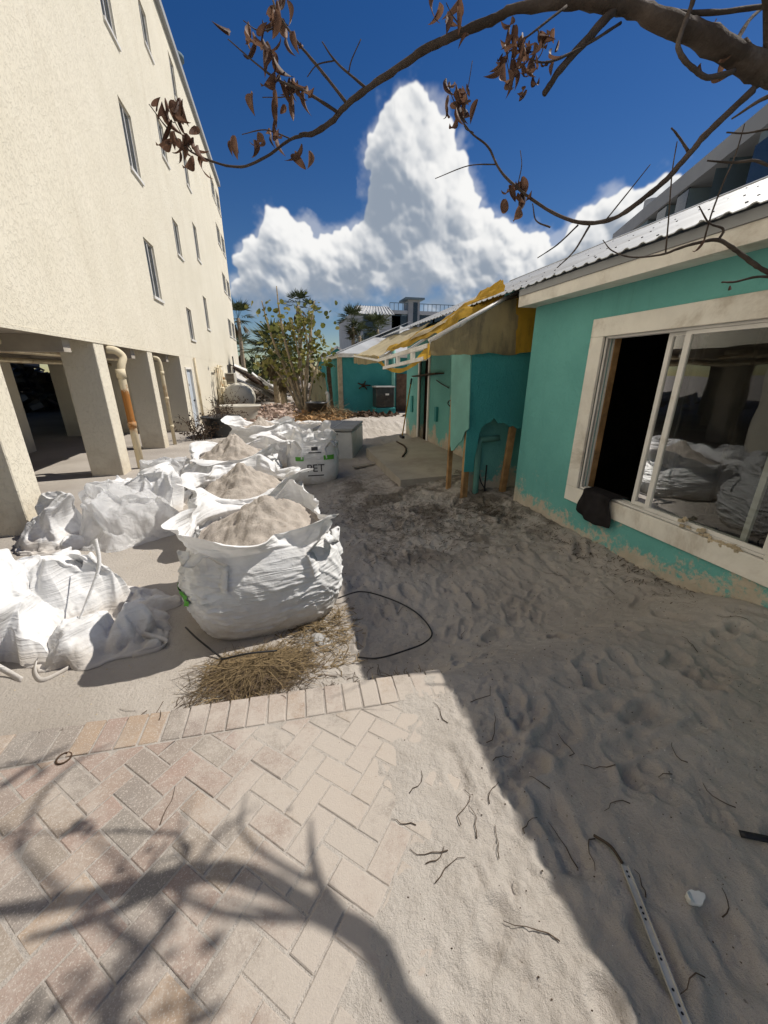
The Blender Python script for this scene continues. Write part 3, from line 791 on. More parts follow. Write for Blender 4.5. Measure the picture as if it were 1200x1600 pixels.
mb = MB(); mb.box(XL-12.4, -6.8, SOF+0.006, XL-0.02, 15.7, SOF+0.2); part(mb.build('ceiling', 'concrete'), condo)
# wall that closes the parking bay, facing the terrace
mb = MB(); mb.box(XL-2.9, 15.75, -0.1, XL-0.008, 15.95, SOF); part(mb.build('bay_wall', 'cream'), condo)
for y0, y1 in ((-0.9, -0.45), (2.45, 2.90), (5.75, 6.20), (9.05, 9.50), (12.25, 12.66)):
    mb = MB(); mb.box(XL-0.60, y0, -0.1, XL-0.004, y1, SOF+0.003, 0.012); part(mb.build('column', 'cream'), condo)
for xx in (-7.3, -11.2, -15.2):
    for yy in (2.4, 5.8, 9.0, 12.2, 15.5):
        mb = MB(); mb.box(xx, yy, -0.1, xx+0.5, yy+0.5, SOF+0.003, 0.012); part(mb.build('column', 'cream'), condo)
for z_, x_ in ((2.42, -4.6), (2.30, -5.6), (2.45, -8.5)):
    mb = MB(); mb.tube([(x_, -5, z_), (x_, 15.7, z_)], 0.055, 10); part(mb.build('ceiling_pipe', 'creampipe', None, True), condo)
for y_ in (4.2, 7.6, 10.8, 13.9):
    mb = MB(); mb.tube([(-9, y_, 2.5), (XL-0.7, y_, 2.5)], 0.05, 10); part(mb.build('ceiling_pipe', 'creampipe', None, True), condo)
    mb = MB(); mb.box(-15.5, y_+0.5, 2.38, XL-0.1, y_+0.75, SOF+0.002); part(mb.build('ceiling_beam', 'concrete'), condo)
def condo_window(a, b, c, d, two=False, blind=False):
    x = XL-0.075; w = 0.045
    mb = MB()
    mb.box(x-0.02, a, c, x+0.02, a+w, d); mb.box(x-0.02, b-w, c, x+0.02, b, d)
    mb.box(x-0.018, a+w, c, x+0.018, b-w, c+w); mb.box(x-0.018, a+w, d-w, x+0.018, b-w, d)
    mb.box(x-0.012, (a+b)/2-0.022, c+w, x+0.022, (a+b)/2+0.022, d-w)
    fr_ = part(mb.build('window', 'white'), condo)
    for u0, u1 in ((a+w, (a+b)/2-0.022), ((a+b)/2+0.022, b-w)):
        p = MB(); p.box(x-0.008, u0, c+w, x-0.002, u1, d-w)
        g_ = p.build('pane', 'shade' if blind else 'farglass'); g_.parent = fr_
    p = MB(); p.box(XL-0.09, a-0.04, c-0.07, XL+0.05, b+0.04, c+0.004)
    s_ = p.build('sill', 'white'); s_.parent = fr_
for w_ in WIN: condo_window(*w_)
for w_ in GW: condo_window(*w_, blind=True)
# grey-blue service door
mb = MB(); y0, y1, z0, z1 = DOOR
mb.box(XL-0.09, y0+0.07, 0.02, XL-0.05, y1-0.07, z1-0.07); dl = part(mb.build('door', 'doorpaint'), condo)
mb = MB()
for a, b, c, d in ((y0+0.003, y0+0.07, 0, z1), (y1-0.07, y1-0.003, 0, z1), (y0+0.07, y1-0.07, z1-0.07, z1-0.003)): mb.box(XL-0.088, a, c, XL+0.03, b, d)
q = mb.build('door_frame', 'trim'); part(q, condo)
mb = MB(); mb.tube([(XL-0.05, y1-0.16, 1.02), (XL+0.0, y1-0.16, 1.02)], 0.03, 10); mb.tube([(XL-0.05, y0+0.45, 1.62), (XL-0.03, y0+0.45, 1.62)], 0.05, 10)
q = mb.build('door_handle', 'black'); q.parent = dl
# drain pipes
def pipe_part(name, pts, r, mat, parent, seg=12):
    V, Fc = tube_geo(pts, r, seg); return part(mesh_np(name, V, Fc, mat, None, True), parent)
dp = resample([(XL-0.05, 9.72, 2.50), (XL+0.10, 9.76, 2.48), (XL+0.20, 9.80, 2.36), (XL+0.17, 9.72, 2.20), (XL+0.14, 9.68, 2.02)], 6)
pipe_part('drainpipe', list(dp)+[(XL+0.14, 9.68, 1.2), (XL+0.14, 9.68, -0.05)], 0.075, 'rust', condo)
pipe_part('pipe_collar', [(XL+0.14, 9.68, 1.94), (XL+0.14, 9.68, 2.12)], 0.092, 'rust', condo)
pipe_part('pipe_collar', [(XL+0.14, 9.68, 0.92), (XL+0.14, 9.68, 1.04)], 0.088, 'rust', condo)
pipe_part('drainpipe', list(resample([(XL-0.05, 12.86, 2.45), (XL+0.06, 12.88, 2.42), (XL+0.10, 12.88, 2.28), (XL+0.10, 12.88, 2.1)], 5))+[(XL+0.10, 12.88, -0.05)], 0.05, 'creampipe', condo)
for z_ in (0.5, 1.3, 2.0): pipe_part('pipe_collar', [(XL+0.10, 12.88, z_), (XL+0.10, 12.88, z_+0.09)], 0.062, 'creampipe', condo)
pipe_part('drainpipe', [(XL+0.06, 18.0, 2.62), (XL+0.06, 18.0, 0.0)], 0.045, 'creampipe', condo)
mb = MB(); mb.box(XL-0.02, -7, SOF-0.05, XL+0.012, 15.74, SOF-0.004); part(mb.build('drip_moulding', 'cream'), condo)
q = PX(286, 112, XL+0.1); mb = MB(); mb.tube([(q[0]-0.3, q[1], ZT+0.3), (q[0]-0.3, q[1], ZT+0.75)], 0.28, 14); mb.tube([(q[0]-0.3, q[1], ZT+0.75), (q[0]-0.3, q[1], ZT+0.9), (q[0]-0.3, q[1], ZT+1.05)], [0.42, 0.42, 0.2], 14)
part(mb.build('roof_vent', 'bldblue', None, True), condo)

# meters and valves on the wall
mt = empty('gas_meter_rack', (XL+0.2, 23.5, 0)); tag(mt, 'rack of rusty cream pipes and meters on the stucco wall', 'meter rack')
for y_, zt_, r_ in ((22.0, 2.3, 0.035), (22.5, 2.3, 0.035), (23.0, 2.45, 0.06), (23.7, 2.4, 0.05), (24.3, 2.2, 0.06), (25.6, 1.35, 0.04), (26.3, 1.35, 0.04)):
    pipe_part('riser', [(XL+0.22, y_, -0.05), (XL+0.22, y_, zt_)], r_, 'creampipe', mt, 8)
for y0, y1, z_, r_ in ((22.0, 23.0, 2.3, 0.04), (23.0, 24.3, 2.4, 0.05), (22.5, 24.3, 0.95, 0.045), (25.6, 27.2, 1.35, 0.045), (25.6, 27.2, 1.05, 0.04)):
    pipe_part('cross_pipe', [(XL+0.22, y0, z_), (XL+0.22, y1, z_)], r_, 'creampipe', mt, 8)
for y_, z_ in ((22.9, 1.15), (23.9, 1.5)):
    mb = MB(); mb.box(XL+0.06, y_, z_-0.2, XL+0.36, y_+0.55, z_+0.2, 0.05); part(mb.build('meter', 'creampipe'), mt)
    mb = MB(); mb.tube([(XL+0.21, y_+0.27, z_+0.2), (XL+0.21, y_+0.27, z_+0.33)], 0.12, 12); part(mb.build('valve', 'wood', None, True), mt)
pipe_part('riser', [(XL+0.3, 29.6, 0.0), (XL+0.3, 29.6, 3.1)], 0.04, 'black', mt, 8)
ac = empty('wall_air_conditioner', (XL+0.25, 27.4, 1.6)); tag(ac, 'small square air conditioner box mounted on the cream wall', 'air conditioner')
mb = MB(); mb.box(XL+0.01, 26.9, 1.45, XL+0.55, 28.1, 2.05, 0.02); part(mb.build('casing', 'tank'), ac)
for k in range(7):
    mb = MB(); mb.box(XL+0.06, 26.88, 1.50+k*0.075, XL+0.50, 26.90, 1.54+k*0.075); part(mb.build('grille_slat', 'darkwood'), ac)

# ================================================================== RIGHT: teal house, long metal roof
XR = 3.045; XE = 2.797; ZS = 2.787; YC = 4.59
house = empty('teal_house', (XR, 2.0, 0)); tag(house, 'flood-stained teal stucco house with white window trim and long metal roof', 'house')
HWIN = (1.62, 3.40, 0.86, 2.37)
mb = wall_x(XR, -4, YC, -0.1, ZS+0.01, [HWIN], 0.17, 1); part(mb.build('front_wall', 'teal'), house)
mb = MB(); mb.box(XR+0.002, YC-0.16, -0.1, 8.0, YC-0.002, 3.0); part(mb.build('end_wall', 'teal'), house)
# interior: gutted room, its gloom put into near-black walls
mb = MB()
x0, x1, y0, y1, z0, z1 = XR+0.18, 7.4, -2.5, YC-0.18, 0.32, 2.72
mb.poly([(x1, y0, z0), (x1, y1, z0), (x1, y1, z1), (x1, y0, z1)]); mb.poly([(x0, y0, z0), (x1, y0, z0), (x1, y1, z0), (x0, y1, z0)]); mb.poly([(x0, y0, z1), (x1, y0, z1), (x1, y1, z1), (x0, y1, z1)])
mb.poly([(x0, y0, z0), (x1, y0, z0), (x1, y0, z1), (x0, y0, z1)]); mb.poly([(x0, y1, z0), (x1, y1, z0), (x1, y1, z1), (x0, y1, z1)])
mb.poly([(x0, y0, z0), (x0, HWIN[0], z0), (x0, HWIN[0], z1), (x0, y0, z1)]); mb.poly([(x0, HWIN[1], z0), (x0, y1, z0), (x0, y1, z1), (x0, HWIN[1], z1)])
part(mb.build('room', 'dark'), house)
for yy in (1.2, 2.0, 2.9, 3.5, 4.1):
    mb = MB(); mb.box(5.2, yy, 0.33, 5.29, yy+0.045, 2.71); part(mb.build('stud', 'darkwood'), house)
mb = MB(); mb.box(XR+0.10, HWIN[1]-0.03, HWIN[2]+0.01, XR+0.165, HWIN[1]-0.004, HWIN[3]-0.01); part(mb.build('jamb_board', 'wood'), house)
# trim boards round the window
TW = 0.165; a, b, c, d = HWIN
for nm, bb in (('window_trim', (a-TW, b+TW, d, d+TW)), ('window_trim', (a-TW, b+TW, c-TW, c)), ('window_trim', (b, b+TW, c+0.001, d-0.001)), ('window_trim', (a-TW, a, c+0.001, d-0.001))):
    mb = MB(); mb.box(XR-0.028, bb[0], bb[2], XR+0.05, bb[1], bb[3], 0.004); part(mb.build(nm, 'trim'), house)
# frame channel and two sashes (one slid open)
mb = MB()
for k, xx in enumerate((XR+0.01, XR+0.045, XR+0.085)):
    mb.box(xx, b-0.022, c, xx+0.012, b+0.001, d); mb.box(xx+0.001, a, d-0.02, xx+0.011, b-0.023, d+0.001); mb.box(xx+0.001, a, c-0.001, xx+0.011, b-0.023, c+0.022)
part(mb.build('window_channel', 'white'), house)
def sash(x, ya, yb, st):
    mb = MB(); za, zb = c+0.024, d-0.022
    mb.box(x-0.014, ya, za, x+0.014, ya+st, zb); mb.box(x-0.014, yb-st, za, x+0.014, yb, zb)
    mb.box(x-0.013, ya+st, za, x+0.013, yb-st, za+0.03); mb.box(x-0.013, ya+st, zb-0.028, x+0.013, yb-st, zb)
    o = part(mb.build('sash', 'white'), house)
    p = MB(); p.poly([(x, ya+st, za+0.03), (x, yb-st, za+0.03), (x, yb-st, zb-0.028), (x, ya+st, zb-0.028)])
    g_ = p.build('pane', 'glass'); g_.parent = o
sash(XR+0.034, a+0.004, 2.60, 0.045); sash(XR+0.072, 1.80, 2.775, 0.038)
# broken sand crust on the sill
mb = MB(); cr_ = random.Random(3)
for k in range(60):
    yy = 1.75+abs(cr_.gauss(0, 0.28)); zz = c-0.01+cr_.random()*0.02+max(0, 0.10-abs(yy-2.25)*0.3)*cr_.random(); s = cr_.uniform(0.012, 0.04)
    mb.obox((XR-0.02+cr_.random()*0.03, yy, zz), (cr_.gauss(0, 1), cr_.gauss(0, 1), 0.2), (0.1, 0.3, 1), s, s*0.7, s*0.5)
q = part(mb.build('sand_crust', 'bricktan'), house); q['kind'] = 'stuff'
# fascia, soffit
for y0, y1 in ((-4, YC-0.02), (19.9, 29.0)):
    mb = MB(); mb.box(XE+0.022, y0, ZS, XR+ (0.3 if y0 > 5 else 0.01), y1, ZS+0.02); part(mb.build('soffit', 'trim'), house)
    mb = MB(); mb.box(XE, y0, ZS-0.012, XE+0.02, y1, ZS+0.10); part(mb.build('fascia', 'trim'), house)
    mb = MB(); mb.box(XE-0.014, y0, ZS+0.102, XE+0.018, y1, ZS+0.168); part(mb.build('fascia_top_strip', 'bldgrey' if y0 < 5 else 'trim'), house)  # near strip is greyed: the roof edge's shadow put into its colour
mb = MB(); mb.box(XE+0.001, YC-0.019, ZS-0.01, XR, YC-0.003, ZS+0.165); part(mb.build('fascia_end', 'trim'), house)
# corrugated metal roof: sheets as parts
ZR0 = 2.958; SL = 0.40; XRID = 7.05
roof = empty('roof', (0, 0, 0)); roof.parent = house; roof.matrix_parent_inverse = Matrix.Translation(house.location).inverted()
def corr(width, pitch, h):
    ys = []; k = int(round(width/pitch))
    for i in range(k):
        u = i*pitch; ys += [(u, 0), (u+pitch*0.35, 0), (u+pitch*0.5, h), (u+pitch*0.65, h), (u+pitch*0.85, 0)]
    ys.append((width, 0)); return ys
prof = corr(0.9, 0.15, 0.014); xs_ = [2.735, 4.2, 5.6, XRID]
V = []; Fc = []
for i, xx in enumerate(xs_):
    for (u, h) in prof: V.append((xx, u, ZR0+(xx-2.735)*SL+h))
npf = len(prof)
for i in range(len(xs_)-1):
    for k in range(npf-1): Fc.append((i*npf+k, (i+1)*npf+k, (i+1)*npf+k+1, i*npf+k+1))
nb = len(V); V += [(v[0], v[1], v[2]-0.006) for v in V]; Fc += [tuple(nb+i for i in reversed(f)) for f in Fc]
Fc += [(k, k+1, nb+k+1, nb+k) for k in range(npf-1)]
src = mesh_np('roof_panel', V, Fc, 'metal_roof', roof)
rr = random.Random(2); src.location = (0, -4, 0)
yk = -4+0.902
while yk < 30:
    if 11.2 < yk < 22.0: yk += 0.902; continue
    o = src.copy(); COL.objects.link(o); o.location = (rr.uniform(-0.02, 0.02), yk, rr.uniform(0, 0.006)); yk += 0.902
mb = MB(); mb.poly([(XRID, -4, ZR0+(XRID-2.735)*SL-0.03), (XRID, 11.95, ZR0+(XRID-2.735)*SL-0.03), (11.4, 11.95, ZR0), (11.4, -4, ZR0)])
mb.poly([(XRID, 24.2, ZR0+(XRID-2.735)*SL-0.03), (XRID, 30.5, ZR0+(XRID-2.735)*SL-0.03), (11.4, 30.5, ZR0), (11.4, 19.85, ZR0)])
o = mb.build('rear_slope', 'metal_roof', roof)
mb = MB(); rz = ZR0+(XRID-2.735)*SL; mb.slab([(XRID-0.16, -4, rz-0.03), (XRID-0.16, 11.95, rz-0.03), (XRID, 11.95, rz+0.04), (XRID, -4, rz+0.04)], (-0.4, 0, 1), 0.02); mb.build('ridge_cap', 'metal_roof', roof)
mb = MB(); mb.poly([(2.735, 19.85, ZR0-0.02), (11.4, 19.85, ZR0-0.02), (XRID, 24.2, rz-0.02)]); mb.poly([(2.735, 19.86, ZR0-0.02), (XRID, 24.2, rz-0.02), (2.735, 24.2, ZR0-0.02)]); mb.build('hip_slope', 'metal_roof', roof)
mb = MB()
for i in range(0, 90, 2):
    for xx in (2.80, 3.25, 3.9, 4.8, 5.8):
        y_ = -3.9+0.15*i+0.075
        if y_ > 9 : continue
        mb.obox((xx+rr.uniform(-.03, .03), y_, ZR0+(xx-2.735)*SL+0.016), (1, 0, SL), (0, 1, 0), 0.012, 0.012, 0.008)
q = mb.build('roof_screws', 'screw', roof); q['kind'] = 'stuff'
for yy, xa in ((30.4, 2.74), (11.93, 3.7), (-3.9, 2.74)):
    mb = MB(); mb.poly([(xa, yy, ZR0-0.02), (11.4, yy, ZR0-0.02), (XRID, yy, rz-0.05)]); part(mb.build('gable', 'teal'), house)
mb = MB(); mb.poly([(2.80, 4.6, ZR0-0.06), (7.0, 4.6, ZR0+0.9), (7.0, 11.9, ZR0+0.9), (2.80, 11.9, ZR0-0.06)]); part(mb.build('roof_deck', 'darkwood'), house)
# entry wall set back under the roof
DY = (9.95, 10.65, 0.0, 2.38)
mb = wall_x(3.7, 5.0, 11.8, -0.1, 3.2, [DY], 0.14, 1); part(mb.build('entry_wall', 'teal'), house)
mb = MB(); mb.box(3.703, 11.80, -0.1, 8.0, 11.9, 3.2); part(mb.build('entry_side_wall', 'teal'), house)
mb = MB()
for yy in (DY[0]-0.09, DY[1]): mb.box(3.665, yy, 0.0, 3.73, yy+0.09, DY[3]+0.08)
mb.box(3.666, DY[0], DY[3], 3.729, DY[1], DY[3]+0.079); part(mb.build('door_trim', 'white'), house)
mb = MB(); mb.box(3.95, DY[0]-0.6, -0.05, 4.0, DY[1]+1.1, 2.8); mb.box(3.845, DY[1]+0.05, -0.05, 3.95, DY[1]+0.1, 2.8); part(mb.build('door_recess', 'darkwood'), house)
mb = MB()
for yy in (6.55, 7.3, 8.2): mb.box(3.66, yy, 0.0, 3.70, yy+0.10, 0.95)
part(mb.build('wall_batten', 'white'), house)
mb = MB(); mb.box(3.64, 9.2, 0.9, 3.695, 9.32, 1.25); mb.box(3.66, 11.2, 0.95, 3.695, 11.36, 1.4); part(mb.build('electric_box', 'teal_flat'), house)
# wing behind the yard
YF = 20.3
mb = MB(); mb.box(2.95, YF, -0.1, 8.2, YF+0.2, 2.9); part(mb.build('wing_wall', 'teal_flat'), house)
mb = MB(); mb.box(2.7, 19.83, ZS-0.02, 11.4, 19.86, ZS+0.15); part(mb.build('fascia', 'trim'), house)
mb = MB(); mb.box(2.75, 19.87, ZS-0.01, 8.2, YF-0.002, ZS+0.01); part(mb.build('soffit', 'trim'), house)
mb = MB(); mb.box(2.95, YF+0.2, -0.1, 3.1, 29.0, 2.80); part(mb.build('wing_side_wall', 'teal_flat'), house)
mb = MB(); mb.box(2.72, YF-0.05, -0.1, 2.94, YF+0.12, 2.78); part(mb.build('corner_post', 'bricktan'), house)
mb = MB(); mb.tube([(5.5, YF-0.35, 0.0), (5.5, YF-0.35, 3.1)], 0.10, 12); part(mb.build('porch_post', 'teal_pale', None, True), house)
mb = MB(); mb.box(5.75, YF-0.06, 0.0, 6.9, YF-0.005, 2.0); part(mb.build('brown_panel', 'brownpanel'), house)
mb = MB(); mb.tube([(4.0, YF-0.10, 1.45), (4.0, YF-0.02, 1.45)], [0.04, 0.10], 12)
for k in range(5): mb.tube([(4.0, YF-0.1, 1.45), (4.0+0.35*math.cos(k*1.3), YF-0.12, 1.45+0.22*math.sin(k*1.3))], 0.03, 6)
part(mb.build('hose_bracket', 'darkwood', None, True), house)

# utility cupboard at the corner: broken teal boards on wooden posts
cup = empty('utility_cupboard', (2.5, 5.05, 0.1)); tag(cup, 'teal boarded utility cupboard with its lower boards broken away', 'cupboard')
def c6(x, y): return 500+x/3.333, 430+y/3.333
YB = 5.05; XB = 2.47
out = [(795, 395), (1140, 395), (1098, 560), (1075, 700), (1052, 800), (1020, 798), (1003, 783), (985, 790), (955, 768), (925, 772), (905, 742), (885, 765), (858, 775), (838, 795), (826, 830), (815, 900), (800, 960), (797, 1022), (768, 1022)]
pl = [PY(*c6(*p), YB) for p in out]; pl[0][0] = XB; pl[-1][0] = XB
mb = MB(); mb.slab(pl, (0, -1, 0), -0.015); part(mb.build('front_board', 'teal_flat'), cup)
out = [(690, 400), (790, 400), (778, 800), (758, 815), (742, 862), (722, 880), (700, 912), (688, 915), (682, 885)]
pl = [PX(*c6(*p), XB-0.003) for p in out]
mb = MB(); mb.slab(pl, (-1, 0, 0), -0.014); part(mb.build('side_board', 'teal_pale'), cup)  # side board coloured paler: the skylight on this face put into its teal
mb = MB(); mb.box(XB+0.016, YB+0.018, 0.02, XB+0.10, YB+0.10, 2.3, 0.004); part(mb.build('corner_post', 'wood'), cup)
mb = MB(); mb.box(XB+0.016, YB+0.60, 0.02, XB+0.085, YB+0.66, 2.3, 0.004); part(mb.build('side_post', 'wood'), cup)
mb = MB(); mb.bar((3.16, YB+0.06, 0.05), (3.30, YB+0.06, 2.3), 0.09, 0.06, (0, 1, 0)); part(mb.build('wall_post', 'wood'), cup)
mb = MB(); mb.box(XB+0.12, YB+0.26, 0.0, 3.69, YB+0.30, 2.35); part(mb.build('back_board', 'teal'), cup)
mb = MB(); mb.tube([(2.78, YB+0.18, 0.0), (2.78, YB+0.18, 1.05), (2.80, YB+0.18, 1.10), (3.1, YB+0.18, 1.12)], 0.045, 10); part(mb.build('pipe', 'teal_pale', None, True), cup)
mb = MB(); mb.tube([(2.92, YB+0.15, 0.0), (2.92, YB+0.15, 0.72)], 0.012, 6); mb.tube([(2.75, YB+0.2, 0.8), (2.85, YB+0.15, 0.45), (2.95, YB+0.15, 0.3)], 0.009, 6); part(mb.build('loose_conduit', 'black', None, True), cup)
mb = MB(); mb.box(XB-0.06, YB-0.10, -0.05, 3.5, YB+0.75, 0.17, 0.015); part(mb.build('base_slab', 'concrete'), cup)

# torn awning over the entry
aw = empty('torn_awning', (2.4, 5.0, 2.3)); tag(aw, 'torn yellow canvas awning with mouldy side panel over the entry', 'awning')
def sheet(A, Bp, m, k, amp, seed, sag=0.0):
    """fabric surface between two 3D polylines"""
    A = resample(A, m); Bp = resample(Bp, m); n_ = min(len(A), len(Bp)); V = []
    for i in range(n_):
        for j in range(k):
            t = j/(k-1); p = A[i]*(1-t)+Bp[i]*t
            p = p+np.array([0, 0, -sag*4*t*(1-t)])
            V.append(p)
    V = np.array(V); dn = fbm(V[:, 0]*3, V[:, 1]*3, V[:, 2]*6, 4, seed)*amp
    V[:, 2] += dn; V[:, 1] += fbm(V[:, 0]*4, V[:, 1]*2, V[:, 2]*5, 3, seed+9)*amp*0.7; V[:, 0] += fbm(V[:, 0]*2, V[:, 1]*4, V[:, 2]*5, 3, seed+5)*amp*0.5
    return V, grid_faces(n_, k)
top = [PY(672, 533, 5.0), PY(720, 506, 5.0), PY(765, 482, 5.0), PY(810, 457, 5.0)]
bot = [PY(670, 556, 5.0), PY(715, 555, 5.0), PY(762, 553, 5.0), PY(808, 552, 5.0)]
V, Fc = sheet(top, bot, 10, 14, 0.03, 3); part(mesh_np('side_panel', V, Fc, 'mold', None, True), aw)
V, Fc = sheet([PY(806, 458, 4.99), PY(820, 476, 4.98), PY(842, 478, 4.97)], [PY(805, 553, 4.99), PY(820, 552, 4.98), PY(842, 551, 4.97)], 8, 12, 0.02, 4); part(mesh_np('corner_flap', V, Fc, 'yellow', None, True), aw)
mb = MB(); mb.tube([PY(670, 534, 5.0)+[0, 0, .01], PY(812, 456, 5.0)+[0, 0, .015]], 0.025, 8); part(mb.build('frame_bar', 'white', None, True), aw)
XO = 1.88
def ox(px, py, x=XO): return PX(px, py, x)
r1a, r1b = ox(592, 563), ox(670, 540); r2a, r2b = ox(600, 575), ox(664, 560)
for a_, b_, w_ in ((r1a, r1b, 0.055), (r2a, r2b, 0.05), (ox(553, 556), r1a, 0.04)):
    mb = MB(); mb.bar(a_, b_, w_, w_); part(mb.build('frame_bar', 'white'), aw)
for px in (604, 622, 645):
    a_ = ox(px, 563-(px-592)*0.295+1); b_ = ox(px+1, 574-(px-600)*0.22); b_[1] = a_[1]
    mb = MB(); mb.bar(a_, b_, 0.045, 0.10, (0, 1, 0)); part(mb.build('frame_rung', 'white'), aw)
for px in (592, 631, 669):
    a_ = ox(px, 563-(px-592)*0.295); b_ = np.array([2.86, a_[1], 2.93]); mb = MB(); mb.bar(a_, b_, 0.035, 0.035); part(mb.build('rafter_bar', 'white'), aw)
tp_ = [ox(553, 553, XO-.01), ox(572, 555, XO-.01), ox(592, 556, XO-.01)]; bt_ = [ox(553, 568, XO-.01), ox(572, 569, XO-.01), ox(593, 566, XO-.01)]
V, Fc = sheet(tp_, bt_, 8, 6, 0.02, 8); part(mesh_np('valance', V, Fc, 'mold', None, True), aw)
tp_ = [ox(590, 556, XO-.02), ox(604, 572, XO-.02), ox(622, 576, XO-.02), ox(645, 566, XO-.02), ox(671, 534, XO-.02)]
bt_ = [ox(591, 567, XO-.02), ox(606, 578, XO-.02), ox(622, 583, XO-.02), ox(646, 573, XO-.02), ox(673, 556, XO-.02)]
V, Fc = sheet(tp_, bt_, 8, 5, 0.012, 9); part(mesh_np('sagging_valance', V, Fc, 'yellow', None, True), aw)
V, Fc = sheet([ox(553, 556), ox(575, 556), ox(592, 556)], [np.array([2.82, 11.0, 2.95]), np.array([2.82, 9.2, 2.95]), np.array([2.82, 7.5, 2.96])], 8, 14, 0.03, 12, 0.03); part(mesh_np('canvas', V, Fc, 'cream_fabric', None, True), aw)
A = [PX(600, 553, 2.0), PX(640, 538, 2.1), PX(690, 517, 2.3), PX(730, 495, 2.55), PX(762, 484, 2.75), PX(792, 464, 2.95)]
Bq = [PX(622, 543, 2.3), PX(655, 522, 2.6), PX(695, 498, 2.80), PX(728, 478, 2.95), PX(752, 454, 3.1), PX(782, 441, 3.15)]
V, Fc = sheet(A, Bq, 10, 22, 0.05, 15, -0.06); part(mesh_np('bunched_canvas', V, Fc, 'yellow', None, True), aw)
A = [PX(640, 533, 2.15), PX(690, 507, 2.40), PX(722, 488, 2.65)]; Bq = [PX(650, 527, 2.3), PX(700, 499, 2.55), PX(740, 478, 2.8)]
V, Fc = sheet(A, Bq, 10, 8, 0.03, 18, -0.03); part(mesh_np('torn_strip', V, Fc, 'cream_fabric', None, True), aw)

# ================================================================== BULK BAGS
def superr(th, nexp=3.0): return (np.abs(np.cos(th))**nexp+np.abs(np.sin(th))**nexp)**(-1.0/nexp)
def ridge(x): return np.clip(1-np.abs(x)*2.1, -0.2, 1)**1 if False else np.maximum(1-np.abs(x)*2.2, -0.15)
def bag_shape(R, hs, nu, nv, seed, rot, lean=(0, 0), collar=0.34, droop=0.5, wr=1.0):
    """woven bag bulging round its sand: creased wall, loose collar above the fill"""
    th = np.arange(nu)/nu*2*PI; nb = int(nv*0.68)
    def body_r(a, z):
        t = np.clip(z/hs, 0, 1)
        pr = 0.88+0.15*np.sin(t*PI*0.90)**0.8-0.07*t**3
        sq = 0.80*superr(a-rot, 3.4)/1.08+0.20
        return R*pr*sq*(1+0.025*np.sin(2*a+seed)+0.02*np.sin(3*a+seed*2))
    V = np.zeros((nu, nv, 3)); ct, st = np.cos(th), np.sin(th)
    corner = np.abs(np.cos(2*(th-rot)-PI/2))**6
    hc = collar*np.clip(0.62+0.40*fbm(ct*1.1, st*1.1, 2.0, 2, seed+5)+0.45*corner, 0.25, 1.4)
    phi = droop*1.1+1.25*fbm(ct*1.0, st*1.0, 5.0, 2, seed+6)-0.15*corner
    fold = fbm(ct*2.3, st*2.3, 9.0, 2, seed+7)
    for j in range(nv):
        if j <= nb:
            z = hs*(j/nb); z = np.full(nu, z)
            arc = R
            wx = fbm(ct*1.8, st*1.8, z*2.5, 3, seed+1)
            zz = z+0.05*wx
            a1 = ridge(fbm(ct*1.7*1, st*1.7, zz*17, 3, seed+2, 0.55))
            a2 = ridge(fbm(ct*3.2, st*3.2, zz*32, 2, seed+3, 0.5))
            a3 = ridge(fbm(ct*5.0+zz*4, st*5.0+zz*3, zz*5.0, 3, seed+4))
            patch = np.clip(0.55+0.8*fbm(ct*1.5, st*1.5, z*2.2, 2, seed+8), 0.1, 1.2)
            up_ = sstep(1.0, 0.62, z/hs)*0.75+0.25
            dsp = wr*(0.024*a1*np.abs(a1)*patch*up_+0.013*a2*patch*up_+0.018*a3*np.abs(a3)*(0.35+0.65*corner))
            dsp = dsp*sstep(0.0, 0.06, z)
            r = body_r(th, z)+dsp-0.012
            if j == nb: rim = r.copy(); p_r = rim.copy(); p_z = z.copy()
            V[:, j] = np.stack([r*ct, r*st, z], -1)
        else:
            s_ = (j-nb)/(nv-1-nb)
            ds = hc/(nv-1-nb); ang = phi*s_
            p_r = p_r+np.sin(ang)*ds; p_z = p_z+np.cos(ang)*ds
            f2 = fbm(ct*3.6, st*3.6, s_*1.6+3, 2, seed+9); cr = ridge(fbm(ct*2.6, st*2.6, s_*2.5, 2, seed+10))
            rr = p_r+s_*(0.12*fold+0.045*f2)+0.022*cr*min(1, s_*3); zz = p_z+s_*0.04*fbm(ct*2.5, st*2.5, s_*2, 2, seed+11)
            zz = np.maximum(zz, np.where(rr < rim, hs-0.05, 0.02))
            V[:, j] = np.stack([rr*ct, rr*st, zz], -1)
    V[..., 0] += lean[0]*V[..., 2]; V[..., 1] += lean[1]*V[..., 2]
    return V, body_r
def add_subsurf(o, lv=1):
    m = o.modifiers.new('subdivision', 'SUBSURF'); m.levels = lv; m.render_levels = lv
def decal(bvh, centre, u, v, du, dv, nrm, name, mat, parent, nu=18, nv=8, off=0.016):
    V = []; nrm = Vector(nrm).normalized()
    for i in range(nu):
        for j in range(nv):
            p = Vector(centre)+Vector(u)*(i/(nu-1)-0.5)*du+Vector(v)*(j/(nv-1)-0.5)*dv
            hit = bvh.ray_cast(p+nrm*1.2, -nrm, 3.0)
            V.append(tuple(hit[0]+nrm*off) if hit[0] is not None else tuple(p))
    return mesh_np(name, V, grid_faces(nu, nv), mat, parent, True)
